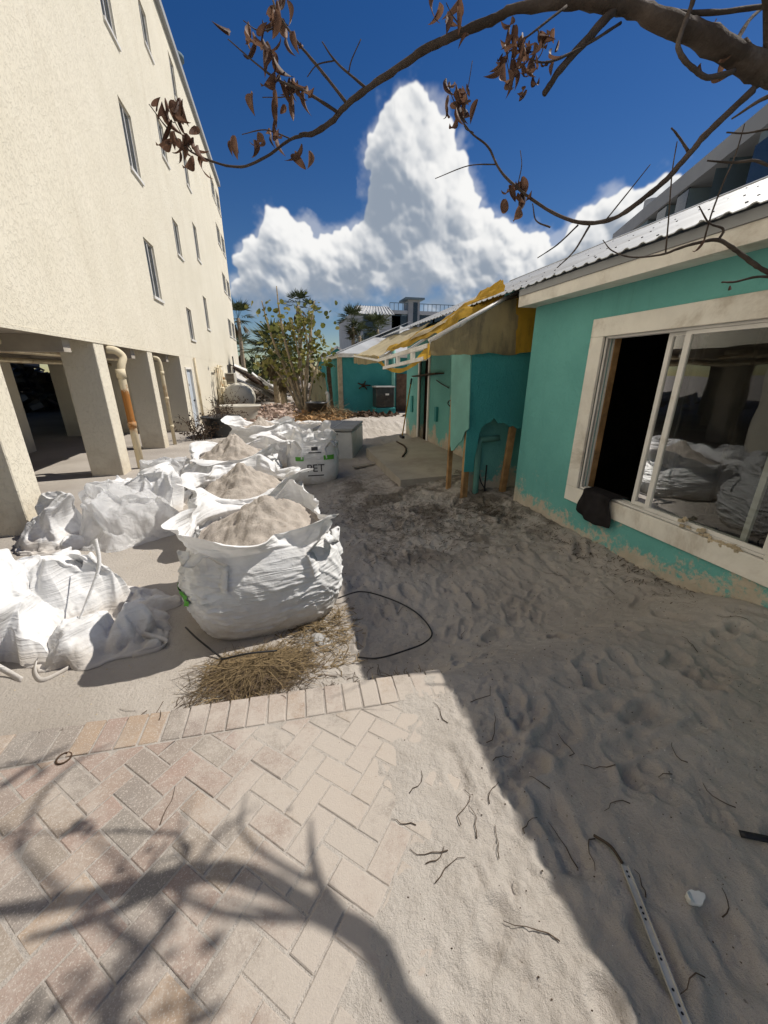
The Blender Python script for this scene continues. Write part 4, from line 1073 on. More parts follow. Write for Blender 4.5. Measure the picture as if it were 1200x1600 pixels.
def text_decal(bvh, txt, centre, u, v, size, nrm, name, mat, parent):
    cu = bpy.data.curves.new('txt', 'FONT'); cu.body = txt; cu.size = size; cu.align_x = 'CENTER'; cu.align_y = 'CENTER'; cu.resolution_u = 3
    to = bpy.data.objects.new('txt', cu); COL.objects.link(to); bpy.context.view_layer.update()
    me = bpy.data.meshes.new_from_object(to.evaluated_get(bpy.context.evaluated_depsgraph_get()))
    bpy.data.objects.remove(to)
    bm = bmesh.new(); bm.from_mesh(me); bmesh.ops.triangulate(bm, faces=bm.faces)
    bmesh.ops.subdivide_edges(bm, edges=[e for e in bm.edges if e.calc_length() > size*0.15], cuts=2, use_grid_fill=False)
    bmesh.ops.triangulate(bm, faces=bm.faces); nrm = Vector(nrm).normalized()
    for q in bm.verts:
        p = Vector(centre)+Vector(u)*q.co.x+Vector(v)*q.co.y
        hit = bvh.ray_cast(p+nrm*1.2, -nrm, 3.0)
        q.co = hit[0]+nrm*0.020 if hit[0] is not None else p
    bm.to_mesh(me); bm.free(); me.name = name; me.materials.clear(); me.materials.append(MT[mat])
    o = bpy.data.objects.new(name, me); COL.objects.link(o); o.parent = parent; return o
def make_bag(cx, cy, R, hs, seed, label, rot=0.2, nu=120, nv=56, collar=0.34, heap=0.22, lean=(0, 0), steps=70, droop=0.5, wr=1.0, straps=True, sand=True, heapoff=(0, 0), z0=0.0):
    root = empty('bulk_sand_bag', (cx, cy, z0)); tag(root, label, 'bulk bag', 'sand bags standing in a row along the path')
    P, br = bag_shape(R, hs, nu, nv, seed, rot, lean, collar, droop, wr)
    body = mesh_np('bag_body', P.reshape(-1, 3), grid_faces(nu, nv, True), 'bag', root, True)
    if sand:
        nr, na = 34, 96; V = []
        for i in range(nr):
            t = i/(nr-1)
            a = np.arange(na)/na*2*PI
            r = t*br(a, hs)*0.985
            x = r*np.cos(a); y = r*np.sin(a)
            d = np.hypot(x-heapoff[0], y-heapoff[1])/R
            z = hs-0.10+heap*np.clip(1.05-d*1.15, 0.0, 1)**1.1+0.07*fbm(x*3.5, y*3.5, seed, 4, seed)*(1-0.6*t)+0.022*fbm(x*16, y*16, seed, 3, seed+1)
            V.append(np.stack([x+lean[0]*z, y+lean[1]*z, z], -1))
        V = np.concatenate(V); Fc = []
        for i in range(nr-1):
            for k in range(na): Fc.append((i*na+k, (i+1)*na+k, (i+1)*na+(k+1) % na, i*na+(k+1) % na))
        mesh_np('sand_fill', V, Fc, 'bagsand', root, True)
    if straps:
        rs = random.Random(seed)
        for k in range(4):
            a0 = rot+PI/4+k*PI/2
            i0 = int(((a0-0.28) % (2*PI))/(2*PI)*nu) % nu; i1 = int(((a0+0.28) % (2*PI))/(2*PI)*nu) % nu
            jb = int(nv*0.46); jt = int(nv*0.68)
            pA = [P[i0, j]*np.array([1.022, 1.022, 1]) for j in range(jb, jt, 3)]; pB = [P[i1, j]*np.array([1.022, 1.022, 1]) for j in range(jb, jt, 3)]
            out = np.array([math.cos(a0), math.sin(a0), 0])
            top = (pA[-1]+pB[-1])/2+out*rs.uniform(0.13, 0.19)+np.array([0, 0, rs.uniform(-0.04, 0.07)])
            side = unit(np.cross(out, [0, 0, 1]))
            mid = [pA[-1]*0.55+top*0.45+np.array([0, 0, 0.07])+out*0.03, top, pB[-1]*0.55+top*0.45+np.array([0, 0, 0.07])+out*0.03]
            pts = resample(pA[:-1]+mid+pB[:-1][::-1], 4)
            V, Fc = ribbon(pts, 0.085, side)
            mesh_np('lifting_strap', V, Fc, 'bag', root, True)
    return root, body, P
def bvh_of(P, nu, nv):
    Fc = grid_faces(nu, nv, True); return BVHTree.FromPolygons([tuple(p) for p in P.reshape(-1, 3)], [tuple(f) for f in Fc])
# the nearest, fullest one
b1, body1, P1 = make_bag(-0.30, 3.38, 0.71, 0.74, 11, 'bulging full white bag heaped with sand beside the straw pile', rot=0.15, nu=300, nv=150, collar=0.27, heap=0.32, heapoff=(0.08, 0.08), droop=0.12)
bv = bvh_of(P1, 300, 150)
decal(bv, (-0.55, -0.40, 0.40), (0.72, -0.69, 0), (0, 0, 1), 0.22, 0.11, (-0.69, -0.72, 0), 'green_stripe', 'greenprint', b1)
b2, body2, P2 = make_bag(-0.62, 5.35, 0.74, 0.58, 23, 'slumped white bag of sand standing behind the fullest bag', rot=0.5, nu=220, nv=100, collar=0.30, heap=0.42, droop=1.3, wr=1.3)
b3, body3, P3 = make_bag(-0.95, 7.65, 0.84, 0.58, 35, 'wide sagging white sand bag between two slumped bags near the lidded box', rot=0.1, nu=200, nv=90, collar=0.26, heap=0.44, droop=1.4, wr=1.4)
b4, body4, P4 = make_bag(-0.65, 10.9, 0.80, 0.66, 47, 'low white sand bag beside the black planter tub', rot=0.7, nu=150, nv=70, collar=0.28, heap=0.36, droop=1.5, wr=1.5, straps=False)
b5, body5, P5 = make_bag(0.40, 12.6, 0.70, 0.50, 59, 'flattened white sand bag behind the bag printed PET', rot=0.3, nu=130, nv=60, collar=0.3, heap=0.2, droop=1.6, wr=1.6, straps=False)
b6, body6, P6 = make_bag(-0.05, 9.35, 0.52, 0.55, 67, 'crumpled white sand bag squeezed between the PET bag and the wide bag', rot=0.4, nu=150, nv=70, collar=0.34, heap=0.12, droop=1.4, wr=1.7, straps=False)
bp, bodyp, PP_ = make_bag(0.46, 7.75, 0.52, 0.78, 71, 'upright white bag printed PET with two green stripes', rot=0.05, nu=112, nv=56, collar=0.26, heap=0.05, droop=0.1, wr=0.5)
bv = bvh_of(PP_, 112, 56); nd = (-0.05, -1, 0)
text_decal(bv, 'PET', (0.02, -0.5, 0.33), (1, -0.05, 0), (0, 0, 1), 0.21, nd, 'lettering', 'blackprint', bp)
text_decal(bv, 'T E X T I L E', (0.02, -0.5, 0.17), (1, -0.05, 0), (0, 0, 1), 0.05, nd, 'small_print', 'blackprint', bp) if False else None
decal(bv, (-0.27, -0.5, 0.52), (1, 0, 0), (0, 0, 1), 0.15, 0.075, nd, 'green_stripe', 'greenprint', bp)
decal(bv, (0.28, -0.5, 0.53), (1, 0, 0), (0, 0, 1), 0.20, 0.085, nd, 'green_stripe', 'greenprint', bp)
decal(bv, (0.02, -0.5, 0.19), (1, 0, 0), (0, 0, 1), 0.30, 0.02, nd, 'print_line', 'blackprint', bp)
decal(bv, (0.02, -0.5, 0.70), (1, 0, 0), (0, 0, 1), 0.12, 0.07, nd, 'printed_emblem', 'blackprint', bp)
decal(bv, (0.02, -0.5, 0.63), (1, 0, 0), (0, 0, 1), 0.24, 0.018, nd, 'print_line', 'blackprint', bp)

# ---------------------------------------------------------------- crumpled sheets
def crumple(cx, cy, sx, sy, nu, nv, rot, mound, seed, comp=0.6, steps=70, bend=0.25, lift=0.15):
    """a slack sheet gathered over a soft mound"""
    u = (np.arange(nu)/(nu-1)-0.5)*sx; v = (np.arange(nv)/(nv-1)-0.5)*sy
    U, Vv = np.meshgrid(u, v, indexing='ij')
    rest0 = np.stack([U, Vv, 0*U], -1).reshape(-1, 3)
    X = U*comp+0.12*sx*fbm(U*1.5, Vv*1.5, 0, 3, seed); Y = Vv*comp+0.12*sy*fbm(U*1.5, Vv*1.5, 4, 3, seed+1)
    c_, s_ = math.cos(rot), math.sin(rot); XX = X*c_-Y*s_; YY = X*s_+Y*c_
    Zz = mound(XX, YY)+lift*(1+fbm(U*3, Vv*3, 0, 4, seed+2))
    P = np.stack([XX, YY, Zz], -1).reshape(-1, 3)
    def rest(i, j, du, dv): return np.linalg.norm(rest0[i]-rest0[j], axis=1)
    B = batches(nu, nv, False, rest, bend, 0.5)
    def coll(P):
        mz = mound(P[:, 0], P[:, 1])+0.006; P[:, 2] = np.maximum(P[:, 2], mz); return P
    P = pbd(P, B, np.ones(len(P), bool), steps, 2, coll, 6.0, 0.9, 0.02)
    return P
def bumps(lst):
    def f(x, y):
        z = np.zeros_like(np.asarray(x, float))
        for bx_, by_, r, h in lst: z = np.maximum(z, h*np.clip(1-((x-bx_)**2+(y-by_)**2)/(r*r), 0, 1)**0.7)
        return z
    return f
def facets(x, y, ncell, size, seed, sign=1):
    """sharp-edged planar facets like crumpled film"""
    r = np.random.RandomState(seed); h = None
    c = (r.rand(ncell, 2)-0.5)*size; gcd = r.normal(0, 1, (ncell, 2)); b = r.normal(0, 0.3, ncell)
    sc = size/math.sqrt(ncell)
    for k in range(ncell):
        d2 = ((x-c[k, 0])**2+(y-c[k, 1])**2)/(sc*sc)
        v = (gcd[k, 0]*(x-c[k, 0])+gcd[k, 1]*(y-c[k, 1]))/sc*0.5+b[k]-0.45*d2
        h = v if h is None else np.maximum(h, v)
    return h*sc
def crumpled(W_, D_2, hgt, n_, seed, lumps, k1=0.55, k2=0.5, k3=0.4):
    """irregular heap of sheet: outline, big lumps and three scales of creases"""
    rad = np.linspace(0, 1, n_); na = int(n_*2.2); an = np.arange(na)/na*2*PI
    Rr, Aa = np.meshgrid(rad, an, indexing='ij')
    edge = 1+0.22*fbm(np.cos(Aa)*1.7, np.sin(Aa)*1.7, 0.3, 4, seed)
    x = Rr*np.cos(Aa)*W_*edge; y = Rr*np.sin(Aa)*D_2*edge
    wx = 0.05*fbm(x*4, y*4, 0, 3, seed+1); wy = 0.05*fbm(x*4, y*4, 3, 3, seed+2)
    X = x+wx; Y = y+wy; size = 2.4*max(W_, D_2)
    fall = np.clip(1-Rr**2.6, 0, 1)**0.6
    h = hgt*0.30*fall
    for lx, ly, lr, lh in lumps: h = np.maximum(h, lh*np.clip(1-((X-lx)**2+(Y-ly)**2)/(lr*lr), 0, 1)**0.55)
    f1 = facets(X, Y, 14, size, seed+3); f2 = -facets(X*1.1, Y, 45, size, seed+4); f3 = facets(X, Y*1.1, 130, size, seed+5); f4 = -facets(X, Y, 380, size, seed+12)
    cr = k1*f1+k2*f2+k3*f3+k3*1.1*f4; cr = cr-cr.mean()
    h = h*(1+0.2*fbm(x*2, y*2, 0, 3, seed+8))+cr*(0.25+0.75*fall)*sstep(1.0, 0.86, Rr)+0.015*fbm(x*14, y*14, 0, 3, seed+6)
    h = np.maximum(h, 0.012+0.01*np.abs(fbm(x*9, y*9, 0, 2, seed+7)))
    h = np.where(Rr > 0.985, 0.004, h)
    # let folds lean so edges overhang a little
    gx_ = fbm(x*3, y*3, 5, 3, seed+9); gy_ = fbm(x*3, y*3, 8, 3, seed+10)
    V = np.stack([x+gx_*h*0.35, y+gy_*h*0.35, h], -1).reshape(-1, 3)
    i_ = np.arange(n_-1)[:, None]; j_ = np.arange(na)[None, :]
    Fc = np.stack([i_*na+j_, (i_+1)*na+j_, (i_+1)*na+(j_+1) % na, i_*na+(j_+1) % na], -1).reshape(-1, 4)
    return V, Fc
def heap2(name, label, cat, cx, cy, W_, D_2, hgt, n_, seed, lumps, mat, rz=0.0, **kw):
    V, Fc = crumpled(W_, D_2, hgt, n_, seed, lumps, **kw)
    o = mesh_np(name, V, Fc, mat, None, False, (cx, cy, 0.0)); o.rotation_euler = (0, 0, rz); tag(o, label, cat); return o
eb = empty('empty_bulk_bag', (-2.0, 3.35, 0)); tag(eb, 'crumpled empty white bulk bag with trailing straps at the kerb', 'empty bag')
V, Fc = crumpled(0.82, 0.52, 0.5, 110, 5, [(-0.5, 0.05, 0.62, 0.45), (0.0, 0.18, 0.36, 0.58), (0.22, 0.24, 0.22, 0.66), (-0.1, -0.2, 0.4, 0.30)], 0.62, 0.62, 0.6)
mesh_np('bag_fabric', V, Fc, 'bag', eb, False)
V, Fc = crumpled(0.46, 0.26, 0.22, 44, 15, [(0.2, 0.05, 0.2, 0.26), (-0.1, 0, 0.25, 0.2)], 0.5, 0.5, 0.45); V[:, 0] += 0.42; V[:, 1] -= 0.34
mesh_np('bag_flap', V, Fc, 'bag', eb, False)
for pts in ([(0.05, -0.45, 0.05), (0.10, -0.60, 0.02), (0.20, -0.70, 0.012), (0.32, -0.60, 0.012)], [(0.75, -0.40, 0.08), (0.92, -0.46, 0.03), (0.90, -0.54, 0.012), (0.72, -0.58, 0.012)], [(0.36, 0.12, 0.72), (0.42, -0.06, 0.56), (0.36, -0.22, 0.36), (0.30, -0.36, 0.2)], [(-0.55, -0.35, 0.3), (-0.3, -0.5, 0.2), (-0.1, -0.56, 0.05), (0.05, -0.66, 0.012)]):
    V, Fc = ribbon(resample(pts, 6), 0.04, (0.5, 0.4, 0.8)); mesh_np('strap', V, Fc, 'bag', eb, True)
heap2('plastic_sheet', 'crumpled white woven sack lying against the near cream column', 'plastic sheet', -2.95, 5.45, 0.46, 0.42, 0.5, 76, 31, [(0, 0.1, 0.3, 0.52), (-0.1, -0.1, 0.3, 0.4)], 'bag', k1=0.55, k2=0.6, k3=0.7)
heap2('plastic_sheet', 'clear glossy plastic film billowing in a heap between the bags and columns', 'plastic sheet', -2.18, 5.55, 0.62, 0.62, 0.6, 96, 37, [(-0.1, 0.1, 0.5, 0.68), (0.25, -0.1, 0.35, 0.5)], 'film', k1=0.5, k2=0.65, k3=0.9)
heap2('plastic_sheet', 'white sheet folded on the ground behind the clear film heap', 'plastic sheet', -2.3, 6.35, 0.60, 0.40, 0.62, 80, 41, [(0, 0.1, 0.5, 0.70), (0.35, -0.05, 0.3, 0.6)], 'bag', k1=0.55, k2=0.6, k3=0.7)
heap2('plastic_sheet', 'clear plastic film bunched beside the rusted drainpipe', 'plastic sheet', -2.15, 7.6, 0.62, 0.55, 0.55, 84, 43, [(0, 0, 0.5, 0.62), (0.3, -0.2, 0.3, 0.45)], 'film', k1=0.5, k2=0.65, k3=0.9)
heap2('plastic_sheet', 'limp white sack slumped over the left side of the wide bag', 'plastic sheet', -1.62, 7.1, 0.40, 0.40, 0.5, 44, 49, [(0.1, 0, 0.3, 0.6)], 'bag')
def heap(name, label, cat, cx, cy, sx, sy, nu, nv, rot, lst, seed, mat, comp=0.6, group=None, **kw):
    P = crumple(cx, cy, sx, sy, nu, nv, rot, bumps(lst), seed, comp, **kw)
    o = mesh_np(name, P, grid_faces(nu, nv), mat, None, True, (cx, cy, 0.0)); add_subsurf(o); tag(o, label, cat, group); return o
q = GZ(497, 1000, 0.0); heap('plastic_scrap', 'small crumpled pale plastic bag at the edge of the straw', 'plastic scrap', q[0], q[1], 0.26, 0.2, 24, 20, 0.3, [(0, 0, 0.06, 0.05)], 45, 'film', 0.6, steps=30, lift=0.03)
q = ground_hit(1085, 1405); V, Fc = crumpled(0.034, 0.018, 0.02, 22, 47, [(0, 0, 0.02, 0.016)], 0.6, 0.6, 0.6)
o = mesh_np('paper_scrap', V, Fc, 'white', None, False, (q[0], q[1], zg(q[0], q[1])-0.003)); tag(o, 'small torn white scrap beside the metal rail', 'scrap')

# ---------------------------------------------------------------- straw
def blades(cnt, cen, sx, sy, hz, seed, ln=(0.12, 0.38), wd=(0.002, 0.005), lay=0.9, yaw=0.0):
    r = random.Random(seed); V = []; Fc = []
    for k in range(cnt):
        x = max(-2.2, min(2.2, r.gauss(0, 1)))*sx; y = max(-2.0, min(2.0, r.gauss(0, 1)))*sy
        d2 = (x/sx)**2+(y/sy)**2; z = hz*math.exp(-d2*0.45)*r.random()**0.7+0.006
        a = r.gauss(yaw, 0.8)+(PI if r.random() < 0.5 else 0); L = r.uniform(*ln); w = r.uniform(*wd)
        tilt = r.gauss(0.0, 0.22*lay); cv = r.gauss(0, 1.1)
        p = np.array([cen[0]+x, cen[1]+y, cen[2]+z]); k0 = len(V)
        for s in range(5):
            dirv = np.array([math.cos(a)*math.cos(tilt), math.sin(a)*math.cos(tilt), math.sin(tilt)])
            sd = np.array([-math.sin(a), math.cos(a), 0.35*math.sin(k)])*w*(1-0.18*s)
            q = p.copy(); q[2] = max(q[2], cen[2]+0.003)
            V += [q-sd, q+sd]; p = p+dirv*L/4; a += cv/4; tilt -= 0.16
        for s in range(4): Fc.append((k0+2*s, k0+2*s+1, k0+2*s+3, k0+2*s+2))
    return V, np.array(Fc)
V, Fc = blades(3400, (-0.33, 2.38, 0.0), 0.17, 0.10, 0.10, 3, (0.06, 0.26), (0.0012, 0.003), yaw=0.35)
o = mesh_np('straw_pile', V, Fc, 'straw'); tag(o, 'matted pile of dry brown straw at the foot of the fullest bag', 'straw pile'); o['kind'] = 'stuff'
V, Fc = blades(1300, (-0.33, 2.34, 0.0), 0.21, 0.13, 0.08, 33, (0.05, 0.22), (0.001, 0.0025), 1.4, yaw=0.2)
o = mesh_np('straw_pile', V, Fc, 'twig'); tag(o, 'dark rootlets and twigs tangled through the dry straw', 'straw pile'); o['kind'] = 'stuff'
V, Fc = blades(420, (0.62, 1.90, 0.06), 0.10, 0.05, 0.05, 4, (0.05, 0.16))
o = mesh_np('straw_tuft', V, Fc, 'straw'); tag(o, 'small tuft of dry grass at the end of the paver kerb', 'straw tuft'); o['kind'] = 'stuff'
V, Fc = blades(500, (0.12, 2.75, 0.0), 0.16, 0.22, 0.04, 6, (0.08, 0.25))
o = mesh_np('straw_litter', V, Fc, 'straw'); tag(o, 'loose dry straw scattered along the shadow edge', 'straw litter'); o['kind'] = 'stuff'
def debris_line(seed, pts, spread, cnt, ln, wd):
    r = random.Random(seed); V = []; Fc = []
    for k in range(cnt):
        t = r.random()*(len(pts)-1); i = int(t); f = t-i
        c = np.array(pts[i])*(1-f)+np.array(pts[min(i+1, len(pts)-1)])*f
        x = c[0]+r.gauss(0, spread); y = c[1]+r.gauss(0, spread); z = zg(x, y)+0.004
        a = r.uniform(0, PI); L = r.uniform(*ln); w = r.uniform(*wd); k0 = len(V); cv = r.gauss(0, 0.8)
        for s in range(4):
            V += [np.array([x, y, z+0.003*math.sin(s)])-np.array([-math.sin(a), math.cos(a), 0])*w, np.array([x, y, z+0.004])+np.array([-math.sin(a), math.cos(a), 0])*w]
            x += math.cos(a)*L/3; y += math.sin(a)*L/3; a += cv/3
        for s in range(3): Fc.append((k0+2*s, k0+2*s+1, k0+2*s+3, k0+2*s+2))
    return V, np.array(Fc)
V, Fc = debris_line(8, [(2.95, 1.9), (2.85, 3.0), (2.75, 4.0), (2.5, 4.7)], 0.10, 900, (0.02, 0.09), (0.0012, 0.003))
o = mesh_np('plant_litter', V, Fc, 'twig'); tag(o, 'dark dried plant litter along the foot of the teal wall', 'plant litter'); o['kind'] = 'stuff'
V, Fc = debris_line(9, [(0.5, 5.8), (1.3, 5.2), (1.9, 4.6), (2.4, 4.5), (1.2, 4.0)], 0.42, 1500, (0.02, 0.10), (0.0012, 0.0035))
o = mesh_np('plant_litter', V, Fc, 'twig'); tag(o, 'dark dried plant litter spread over the shaded path', 'plant litter'); o['kind'] = 'stuff'
V, Fc = debris_line(10, [(-0.9, 2.05), (-0.2, 1.95), (0.4, 2.0)], 0.12, 420, (0.02, 0.12), (0.001, 0.002))
o = mesh_np('plant_litter', V, Fc, 'twig'); tag(o, 'fine dark twig litter in front of the straw pile', 'plant litter'); o['kind'] = 'stuff'
# shell grit and crumbs of bark strewn over the sand
def grit(name, label, cnt, x0, x1, y0, y1, smin, smax, seed, mat):
    r = random.Random(seed); V = []; Fc = []
    for k in range(cnt):
        x = r.uniform(x0, x1); y = r.uniform(y0, y1)
        if y < 1.7 and x < float(x_sand(np.array(y)))-0.25 and r.random() < 0.8: continue
        s_ = r.uniform(smin, smax)*(0.7+0.35*y); z = zg(x, y); a = r.uniform(0, 6.28); k0 = len(V)
        for q in range(5):
            t = a+q*1.2566; V.append((x+s_*math.cos(t)*r.uniform(0.6, 1.1), y+s_*math.sin(t)*r.uniform(0.4, 0.9), z-0.001))
        V.append((x+s_*0.2, y, z+s_*r.uniform(0.25, 0.6))); Fc += [(k0+q, k0+(q+1) % 5, k0+5) for q in range(5)]
    o = mesh_np(name, V, Fc, mat); tag(o, label, 'grit'); o['kind'] = 'stuff'
grit('shell_grit', 'tiny pale shell fragments strewn over the trampled sand', 900, -0.4, 2.9, 0.2, 4.5, 0.0012, 0.0038, 61, 'whitedebris')
grit('bark_crumbs', 'tiny dark bark and leaf crumbs strewn over the sand', 1500, -0.6, 2.9, 0.2, 5.0, 0.0012, 0.0050, 62, 'twig')
grit('concrete_crumbs', 'small sandy crumbs scattered on the concrete by the bags', 700, -3.2, 0.2, 1.8, 7.0, 0.002, 0.006, 63, 'bricktan')
# single twigs on the sand
tr_ = random.Random(12)
spots = [(250,390+900),(700,1130),(760,1160),(735,1100),(770,1190),(765,1255),(700,1330),(745,1310),(640,1240),(665,1350),(720,1290),(875,1470),(890,1180),(960,1200),(1050,1210),(860,1230),(820,1300),(1075,1190),(985,1255),(905,1350),(1160,990),(1090,1020),(600,870),(620,960),(690,860),(720,1000),(880,900),(960,930),(650,1290),(680,1380),(780,1340),(930,1310),(1010,1400),(1130,1430),(1100,1530),(1150,1260)]
for px, py in spots:
    q = ground_hit(px, py); 
    a = tr_.uniform(0, PI); L = tr_.uniform(0.07, 0.2)*(0.8+0.3*q[1]/2); pts = []
    x, y = q[0], q[1]
    for s in range(6):
        pts.append((x, y, zg(x, y)+0.003)); x += math.cos(a)*L/5; y += math.sin(a)*L/5; a += tr_.gauss(0, 0.45)
    V, Fc = tube_geo(pts, [0.0021-0.00025*s for s in range(6)], 5)
    o = mesh_np('dry_twig', V, Fc, 'twig', None, True); tag(o, 'thin dark curved twig lying on the trampled sand', 'twig', 'dry twigs scattered on the sand')
# black cable loop
cb = [ground_hit(*p) for p in [(452, 985), (500, 950), (530, 942), (565, 936), (610, 942), (650, 962), (674, 990), (664, 1010), (630, 1026), (590, 1034), (560, 1028)]]
pts = resample([(p[0], p[1], zg(p[0], p[1])+0.012+0.05*math.sin(k*0.6)**2) for k, p in enumerate(cb)], 8)
V, Fc = tube_geo(pts, 0.0065, 6); o = mesh_np('black_cable', V, Fc, 'black', None, True); tag(o, 'loop of thin black cable on the sand by the full bag', 'cable')
cb = [(-0.95, 3.0, 0.05), (-0.80, 2.75, 0.09), (-0.62, 2.58, 0.02), (-0.58, 2.46, 0.10), (-0.40, 2.40, 0.16), (-0.2, 2.42, 0.13)]
V, Fc = tube_geo(resample(cb, 6), 0.007, 6); o = mesh_np('black_cable', V, Fc, 'black', None, True); tag(o, 'short black cable poking out of the straw pile', 'cable')
# perforated metal rail
q0 = ground_hit(975, 1355); q1 = ground_hit(1072, 1606); mb = MB(); rl = empty('metal_rail', q0); tag(rl, 'long perforated metal drawer rail half lying in the sand', 'rail')
z_ = max(zg(*(q0*(1-t)+q1*t)[:2]) for t in np.linspace(0, 1, 8))+0.004
a_ = np.array([q0[0], q0[1], z_]); b_ = np.array([q1[0], q1[1], z_]); dv_ = unit(b_-a_); sd_ = np.cross(dv_, [0, 0, 1])
mb.bar(a_, b_, 0.020, 0.003); part(mb.build('web', 'metal'), rl)
for s in (-1, 1):
    mb = MB(); mb.bar(a_+sd_*s*0.0105+[0, 0, .003], b_+sd_*s*0.0105+[0, 0, .003], 0.0022, 0.009); part(mb.build('flange', 'metal'), rl)
for t in (0.05, 0.09, 0.32, 0.36, 0.40, 0.62, 0.65, 0.82, 0.9, 0.94):
    c_ = a_*(1-t)+b_*t+np.array([0, 0, 0.0022]); mb = MB(); mb.tube([c_, c_+[0, 0, 0.0004]], 0.0036, 10); part(mb.build('hole', 'black'), rl)
q0 = ground_hit(1155, 1305); q1 = ground_hit(1200, 1318); q2 = ground_hit(1240, 1330); V, Fc = ribbon(resample([(q[0], q[1], zg(q[0], q[1])+0.006+0.006*k) for k, q in enumerate((q0, q1, q2))], 5), 0.022, (0.3, 1, 0.3), 0.004)
o = mesh_np('black_strip', V, Fc, 'black', None, True); tag(o, 'bent black plastic strip on the shaded sand', 'strip')
q0 = ground_hit(928, 1305); q1 = ground_hit(972, 1352); V, Fc = tube_geo(resample([(q0[0], q0[1], zg(q0[0], q0[1])+0.008), ((q0[0]+q1[0])/2+0.01, (q0[1]+q1[1])/2, zg((q0[0]+q1[0])/2, (q0[1]+q1[1])/2)+0.01), (q1[0], q1[1], zg(q1[0], q1[1])+0.008)], 5), 0.005, 6)
o = mesh_np('bark_stick', V, Fc, 'twig', None, True); tag(o, 'dark stick touching the end of the metal rail', 'stick')

# black shirt hung over the window sill
cl_top = c+0.03
V = []; nu_, nv_ = 26, 34
for i in range(nu_):
    for j in range(nv_):
        t = i/(nu_-1); s = j/(nv_-1)*0.62
        y = 2.86+0.44*t+0.03*math.sin(s*9+t*3); 
        if s < 0.17: x = XR+0.13-s*1.0; z = cl_top+0.006
        else: x = XR-0.062-0.010*math.sin(t*9+s*5)-0.008*math.sin(t*23); z = cl_top-(s-0.17)*(1+0.12*math.sin(t*4))*0.62
        V.append((x, y, z))
o = mesh_np('black_shirt', V, grid_faces(nu_, nv_), 'cloth', None, True); tag(o, 'black shirt hung over the white window sill', 'shirt')

# ================================================================== DEAD-LEAVED TREE OVERHEAD
tree = empty('overhanging_tree', (2.35, 0.25, 0.42)); tag(tree, 'bare grey limb with curled brown dead leaves hanging overhead', 'tree')
Rv = random.Random(31)
def limb(name, pts, mul=1.0, seg=9, m=6, wob=0.012):
    """pts: (px, py, depth along the path, radius in pixels)"""
    P = []
    for px, py, Y, r in pts:
        q = PY(px, py, Y); dep = -(RC.T @ (q-CAM0))[2]
        P.append([*q, r*dep/F*mul*0.44])
    A = resample(P, m); n_ = len(A)
    j = Rv.random()*50
    for k in range(3): A[:, k] += wob*A[:, 3]/0.03*0.35*np.array([vnoise(i*0.45+j, k*7.3, 0, 5) for i in range(n_)])
    rr = np.maximum(A[:, 3], 0.0012)*(1+0.10*np.array([vnoise(i*0.8+j, 3.3, 0, 9) for i in range(n_)]))
    V, Fc = tube_geo(A[:, :3], rr, seg, True, Rv if seg > 6 else None)
    return part(mesh_np(name, V, Fc, 'bark', None, True), tree)
def limb3(name, pts, seg=9, m=6):
    A = resample(pts, m); V, Fc = tube_geo(A[:, :3], np.maximum(A[:, 3], 0.002), seg, True, Rv)
    return part(mesh_np(name, V, Fc, 'bark', None, True), tree)
lim0 = PY(1200, 112, 1.22)
D_ = -(RC.T @ (lim0-CAM0))[2]; r0 = 40*D_/F*0.44
def up(px, py, t): q = GZ(px, py, TOP); return q+np.array([1.0, 0.135, 1.27])*t
lim1 = PY(1150, 84, 1.23)
tk_ = [up(650, 1600, 1.86), up(590, 1500, 1.89), up(535, 1440, 1.92)]
limb3('trunk', [(2.42, -0.28, 0.28, 0.13), (2.41, -0.25, 1.2, 0.11), (2.36, -0.10, 2.1, 0.085), (2.26, 0.30, 2.58, 0.060), (*tk_[0], 0.033), (*tk_[1], 0.027), (*tk_[2], 0.025), (lim0[0]+0.16, lim0[1]-0.05, lim0[2]-0.02, r0*0.95), (*lim0, r0), (*lim1, r0*0.92)], 12)
limb('main_limb', [(1200, 112, 1.22, 39.5), (1110, 63, 1.24, 36), (1047, 38, 1.25, 31), (993, 14, 1.27, 27), (948, 6, 1.28, 24), (885, 3, 1.30, 20), (808, 14, 1.33, 16), (768, 32, 1.36, 14), (705, 58, 1.40, 12.5), (667, 76, 1.43, 12), (620, 107, 1.47, 11), (573, 140, 1.50, 10), (543, 163, 1.52, 9), (517, 191, 1.55, 8.5), (489, 208, 1.58, 8), (468, 211, 1.60, 6)], 1.0, 12)
limb('branch', [(478, 210, 1.59, 5.5), (452, 219, 1.61, 5), (419, 243, 1.64, 4.5), (377, 261, 1.68, 4), (331, 252, 1.72, 3.6), (293, 233, 1.76, 3), (261, 200, 1.80, 2.4), (233, 163, 1.83, 1.4)])
limb('branch', [(1177, 140, 1.21, 13), (1110, 203, 1.24, 11), (1078, 239, 1.26, 10), (1042, 279, 1.28, 9), (993, 320, 1.30, 8), (952, 344, 1.33, 7), (903, 347, 1.36, 6), (853, 326, 1.40, 5), (808, 293, 1.44, 4.5), (781, 266, 1.47, 4), (763, 230, 1.50, 3.5), (736, 207, 1.53, 3), (714, 176, 1.56, 2)])
limb('broken_branch', [(960, 15, 1.28, 15), (912, 67, 1.26, 13), (876, 108, 1.25, 11), (851, 146, 1.24, 9.5)])
limb('twig', [(970, 36, 1.27, 5), (912, 72, 1.25, 4.5), (858, 97, 1.24, 4), (826, 92, 1.24, 2)])
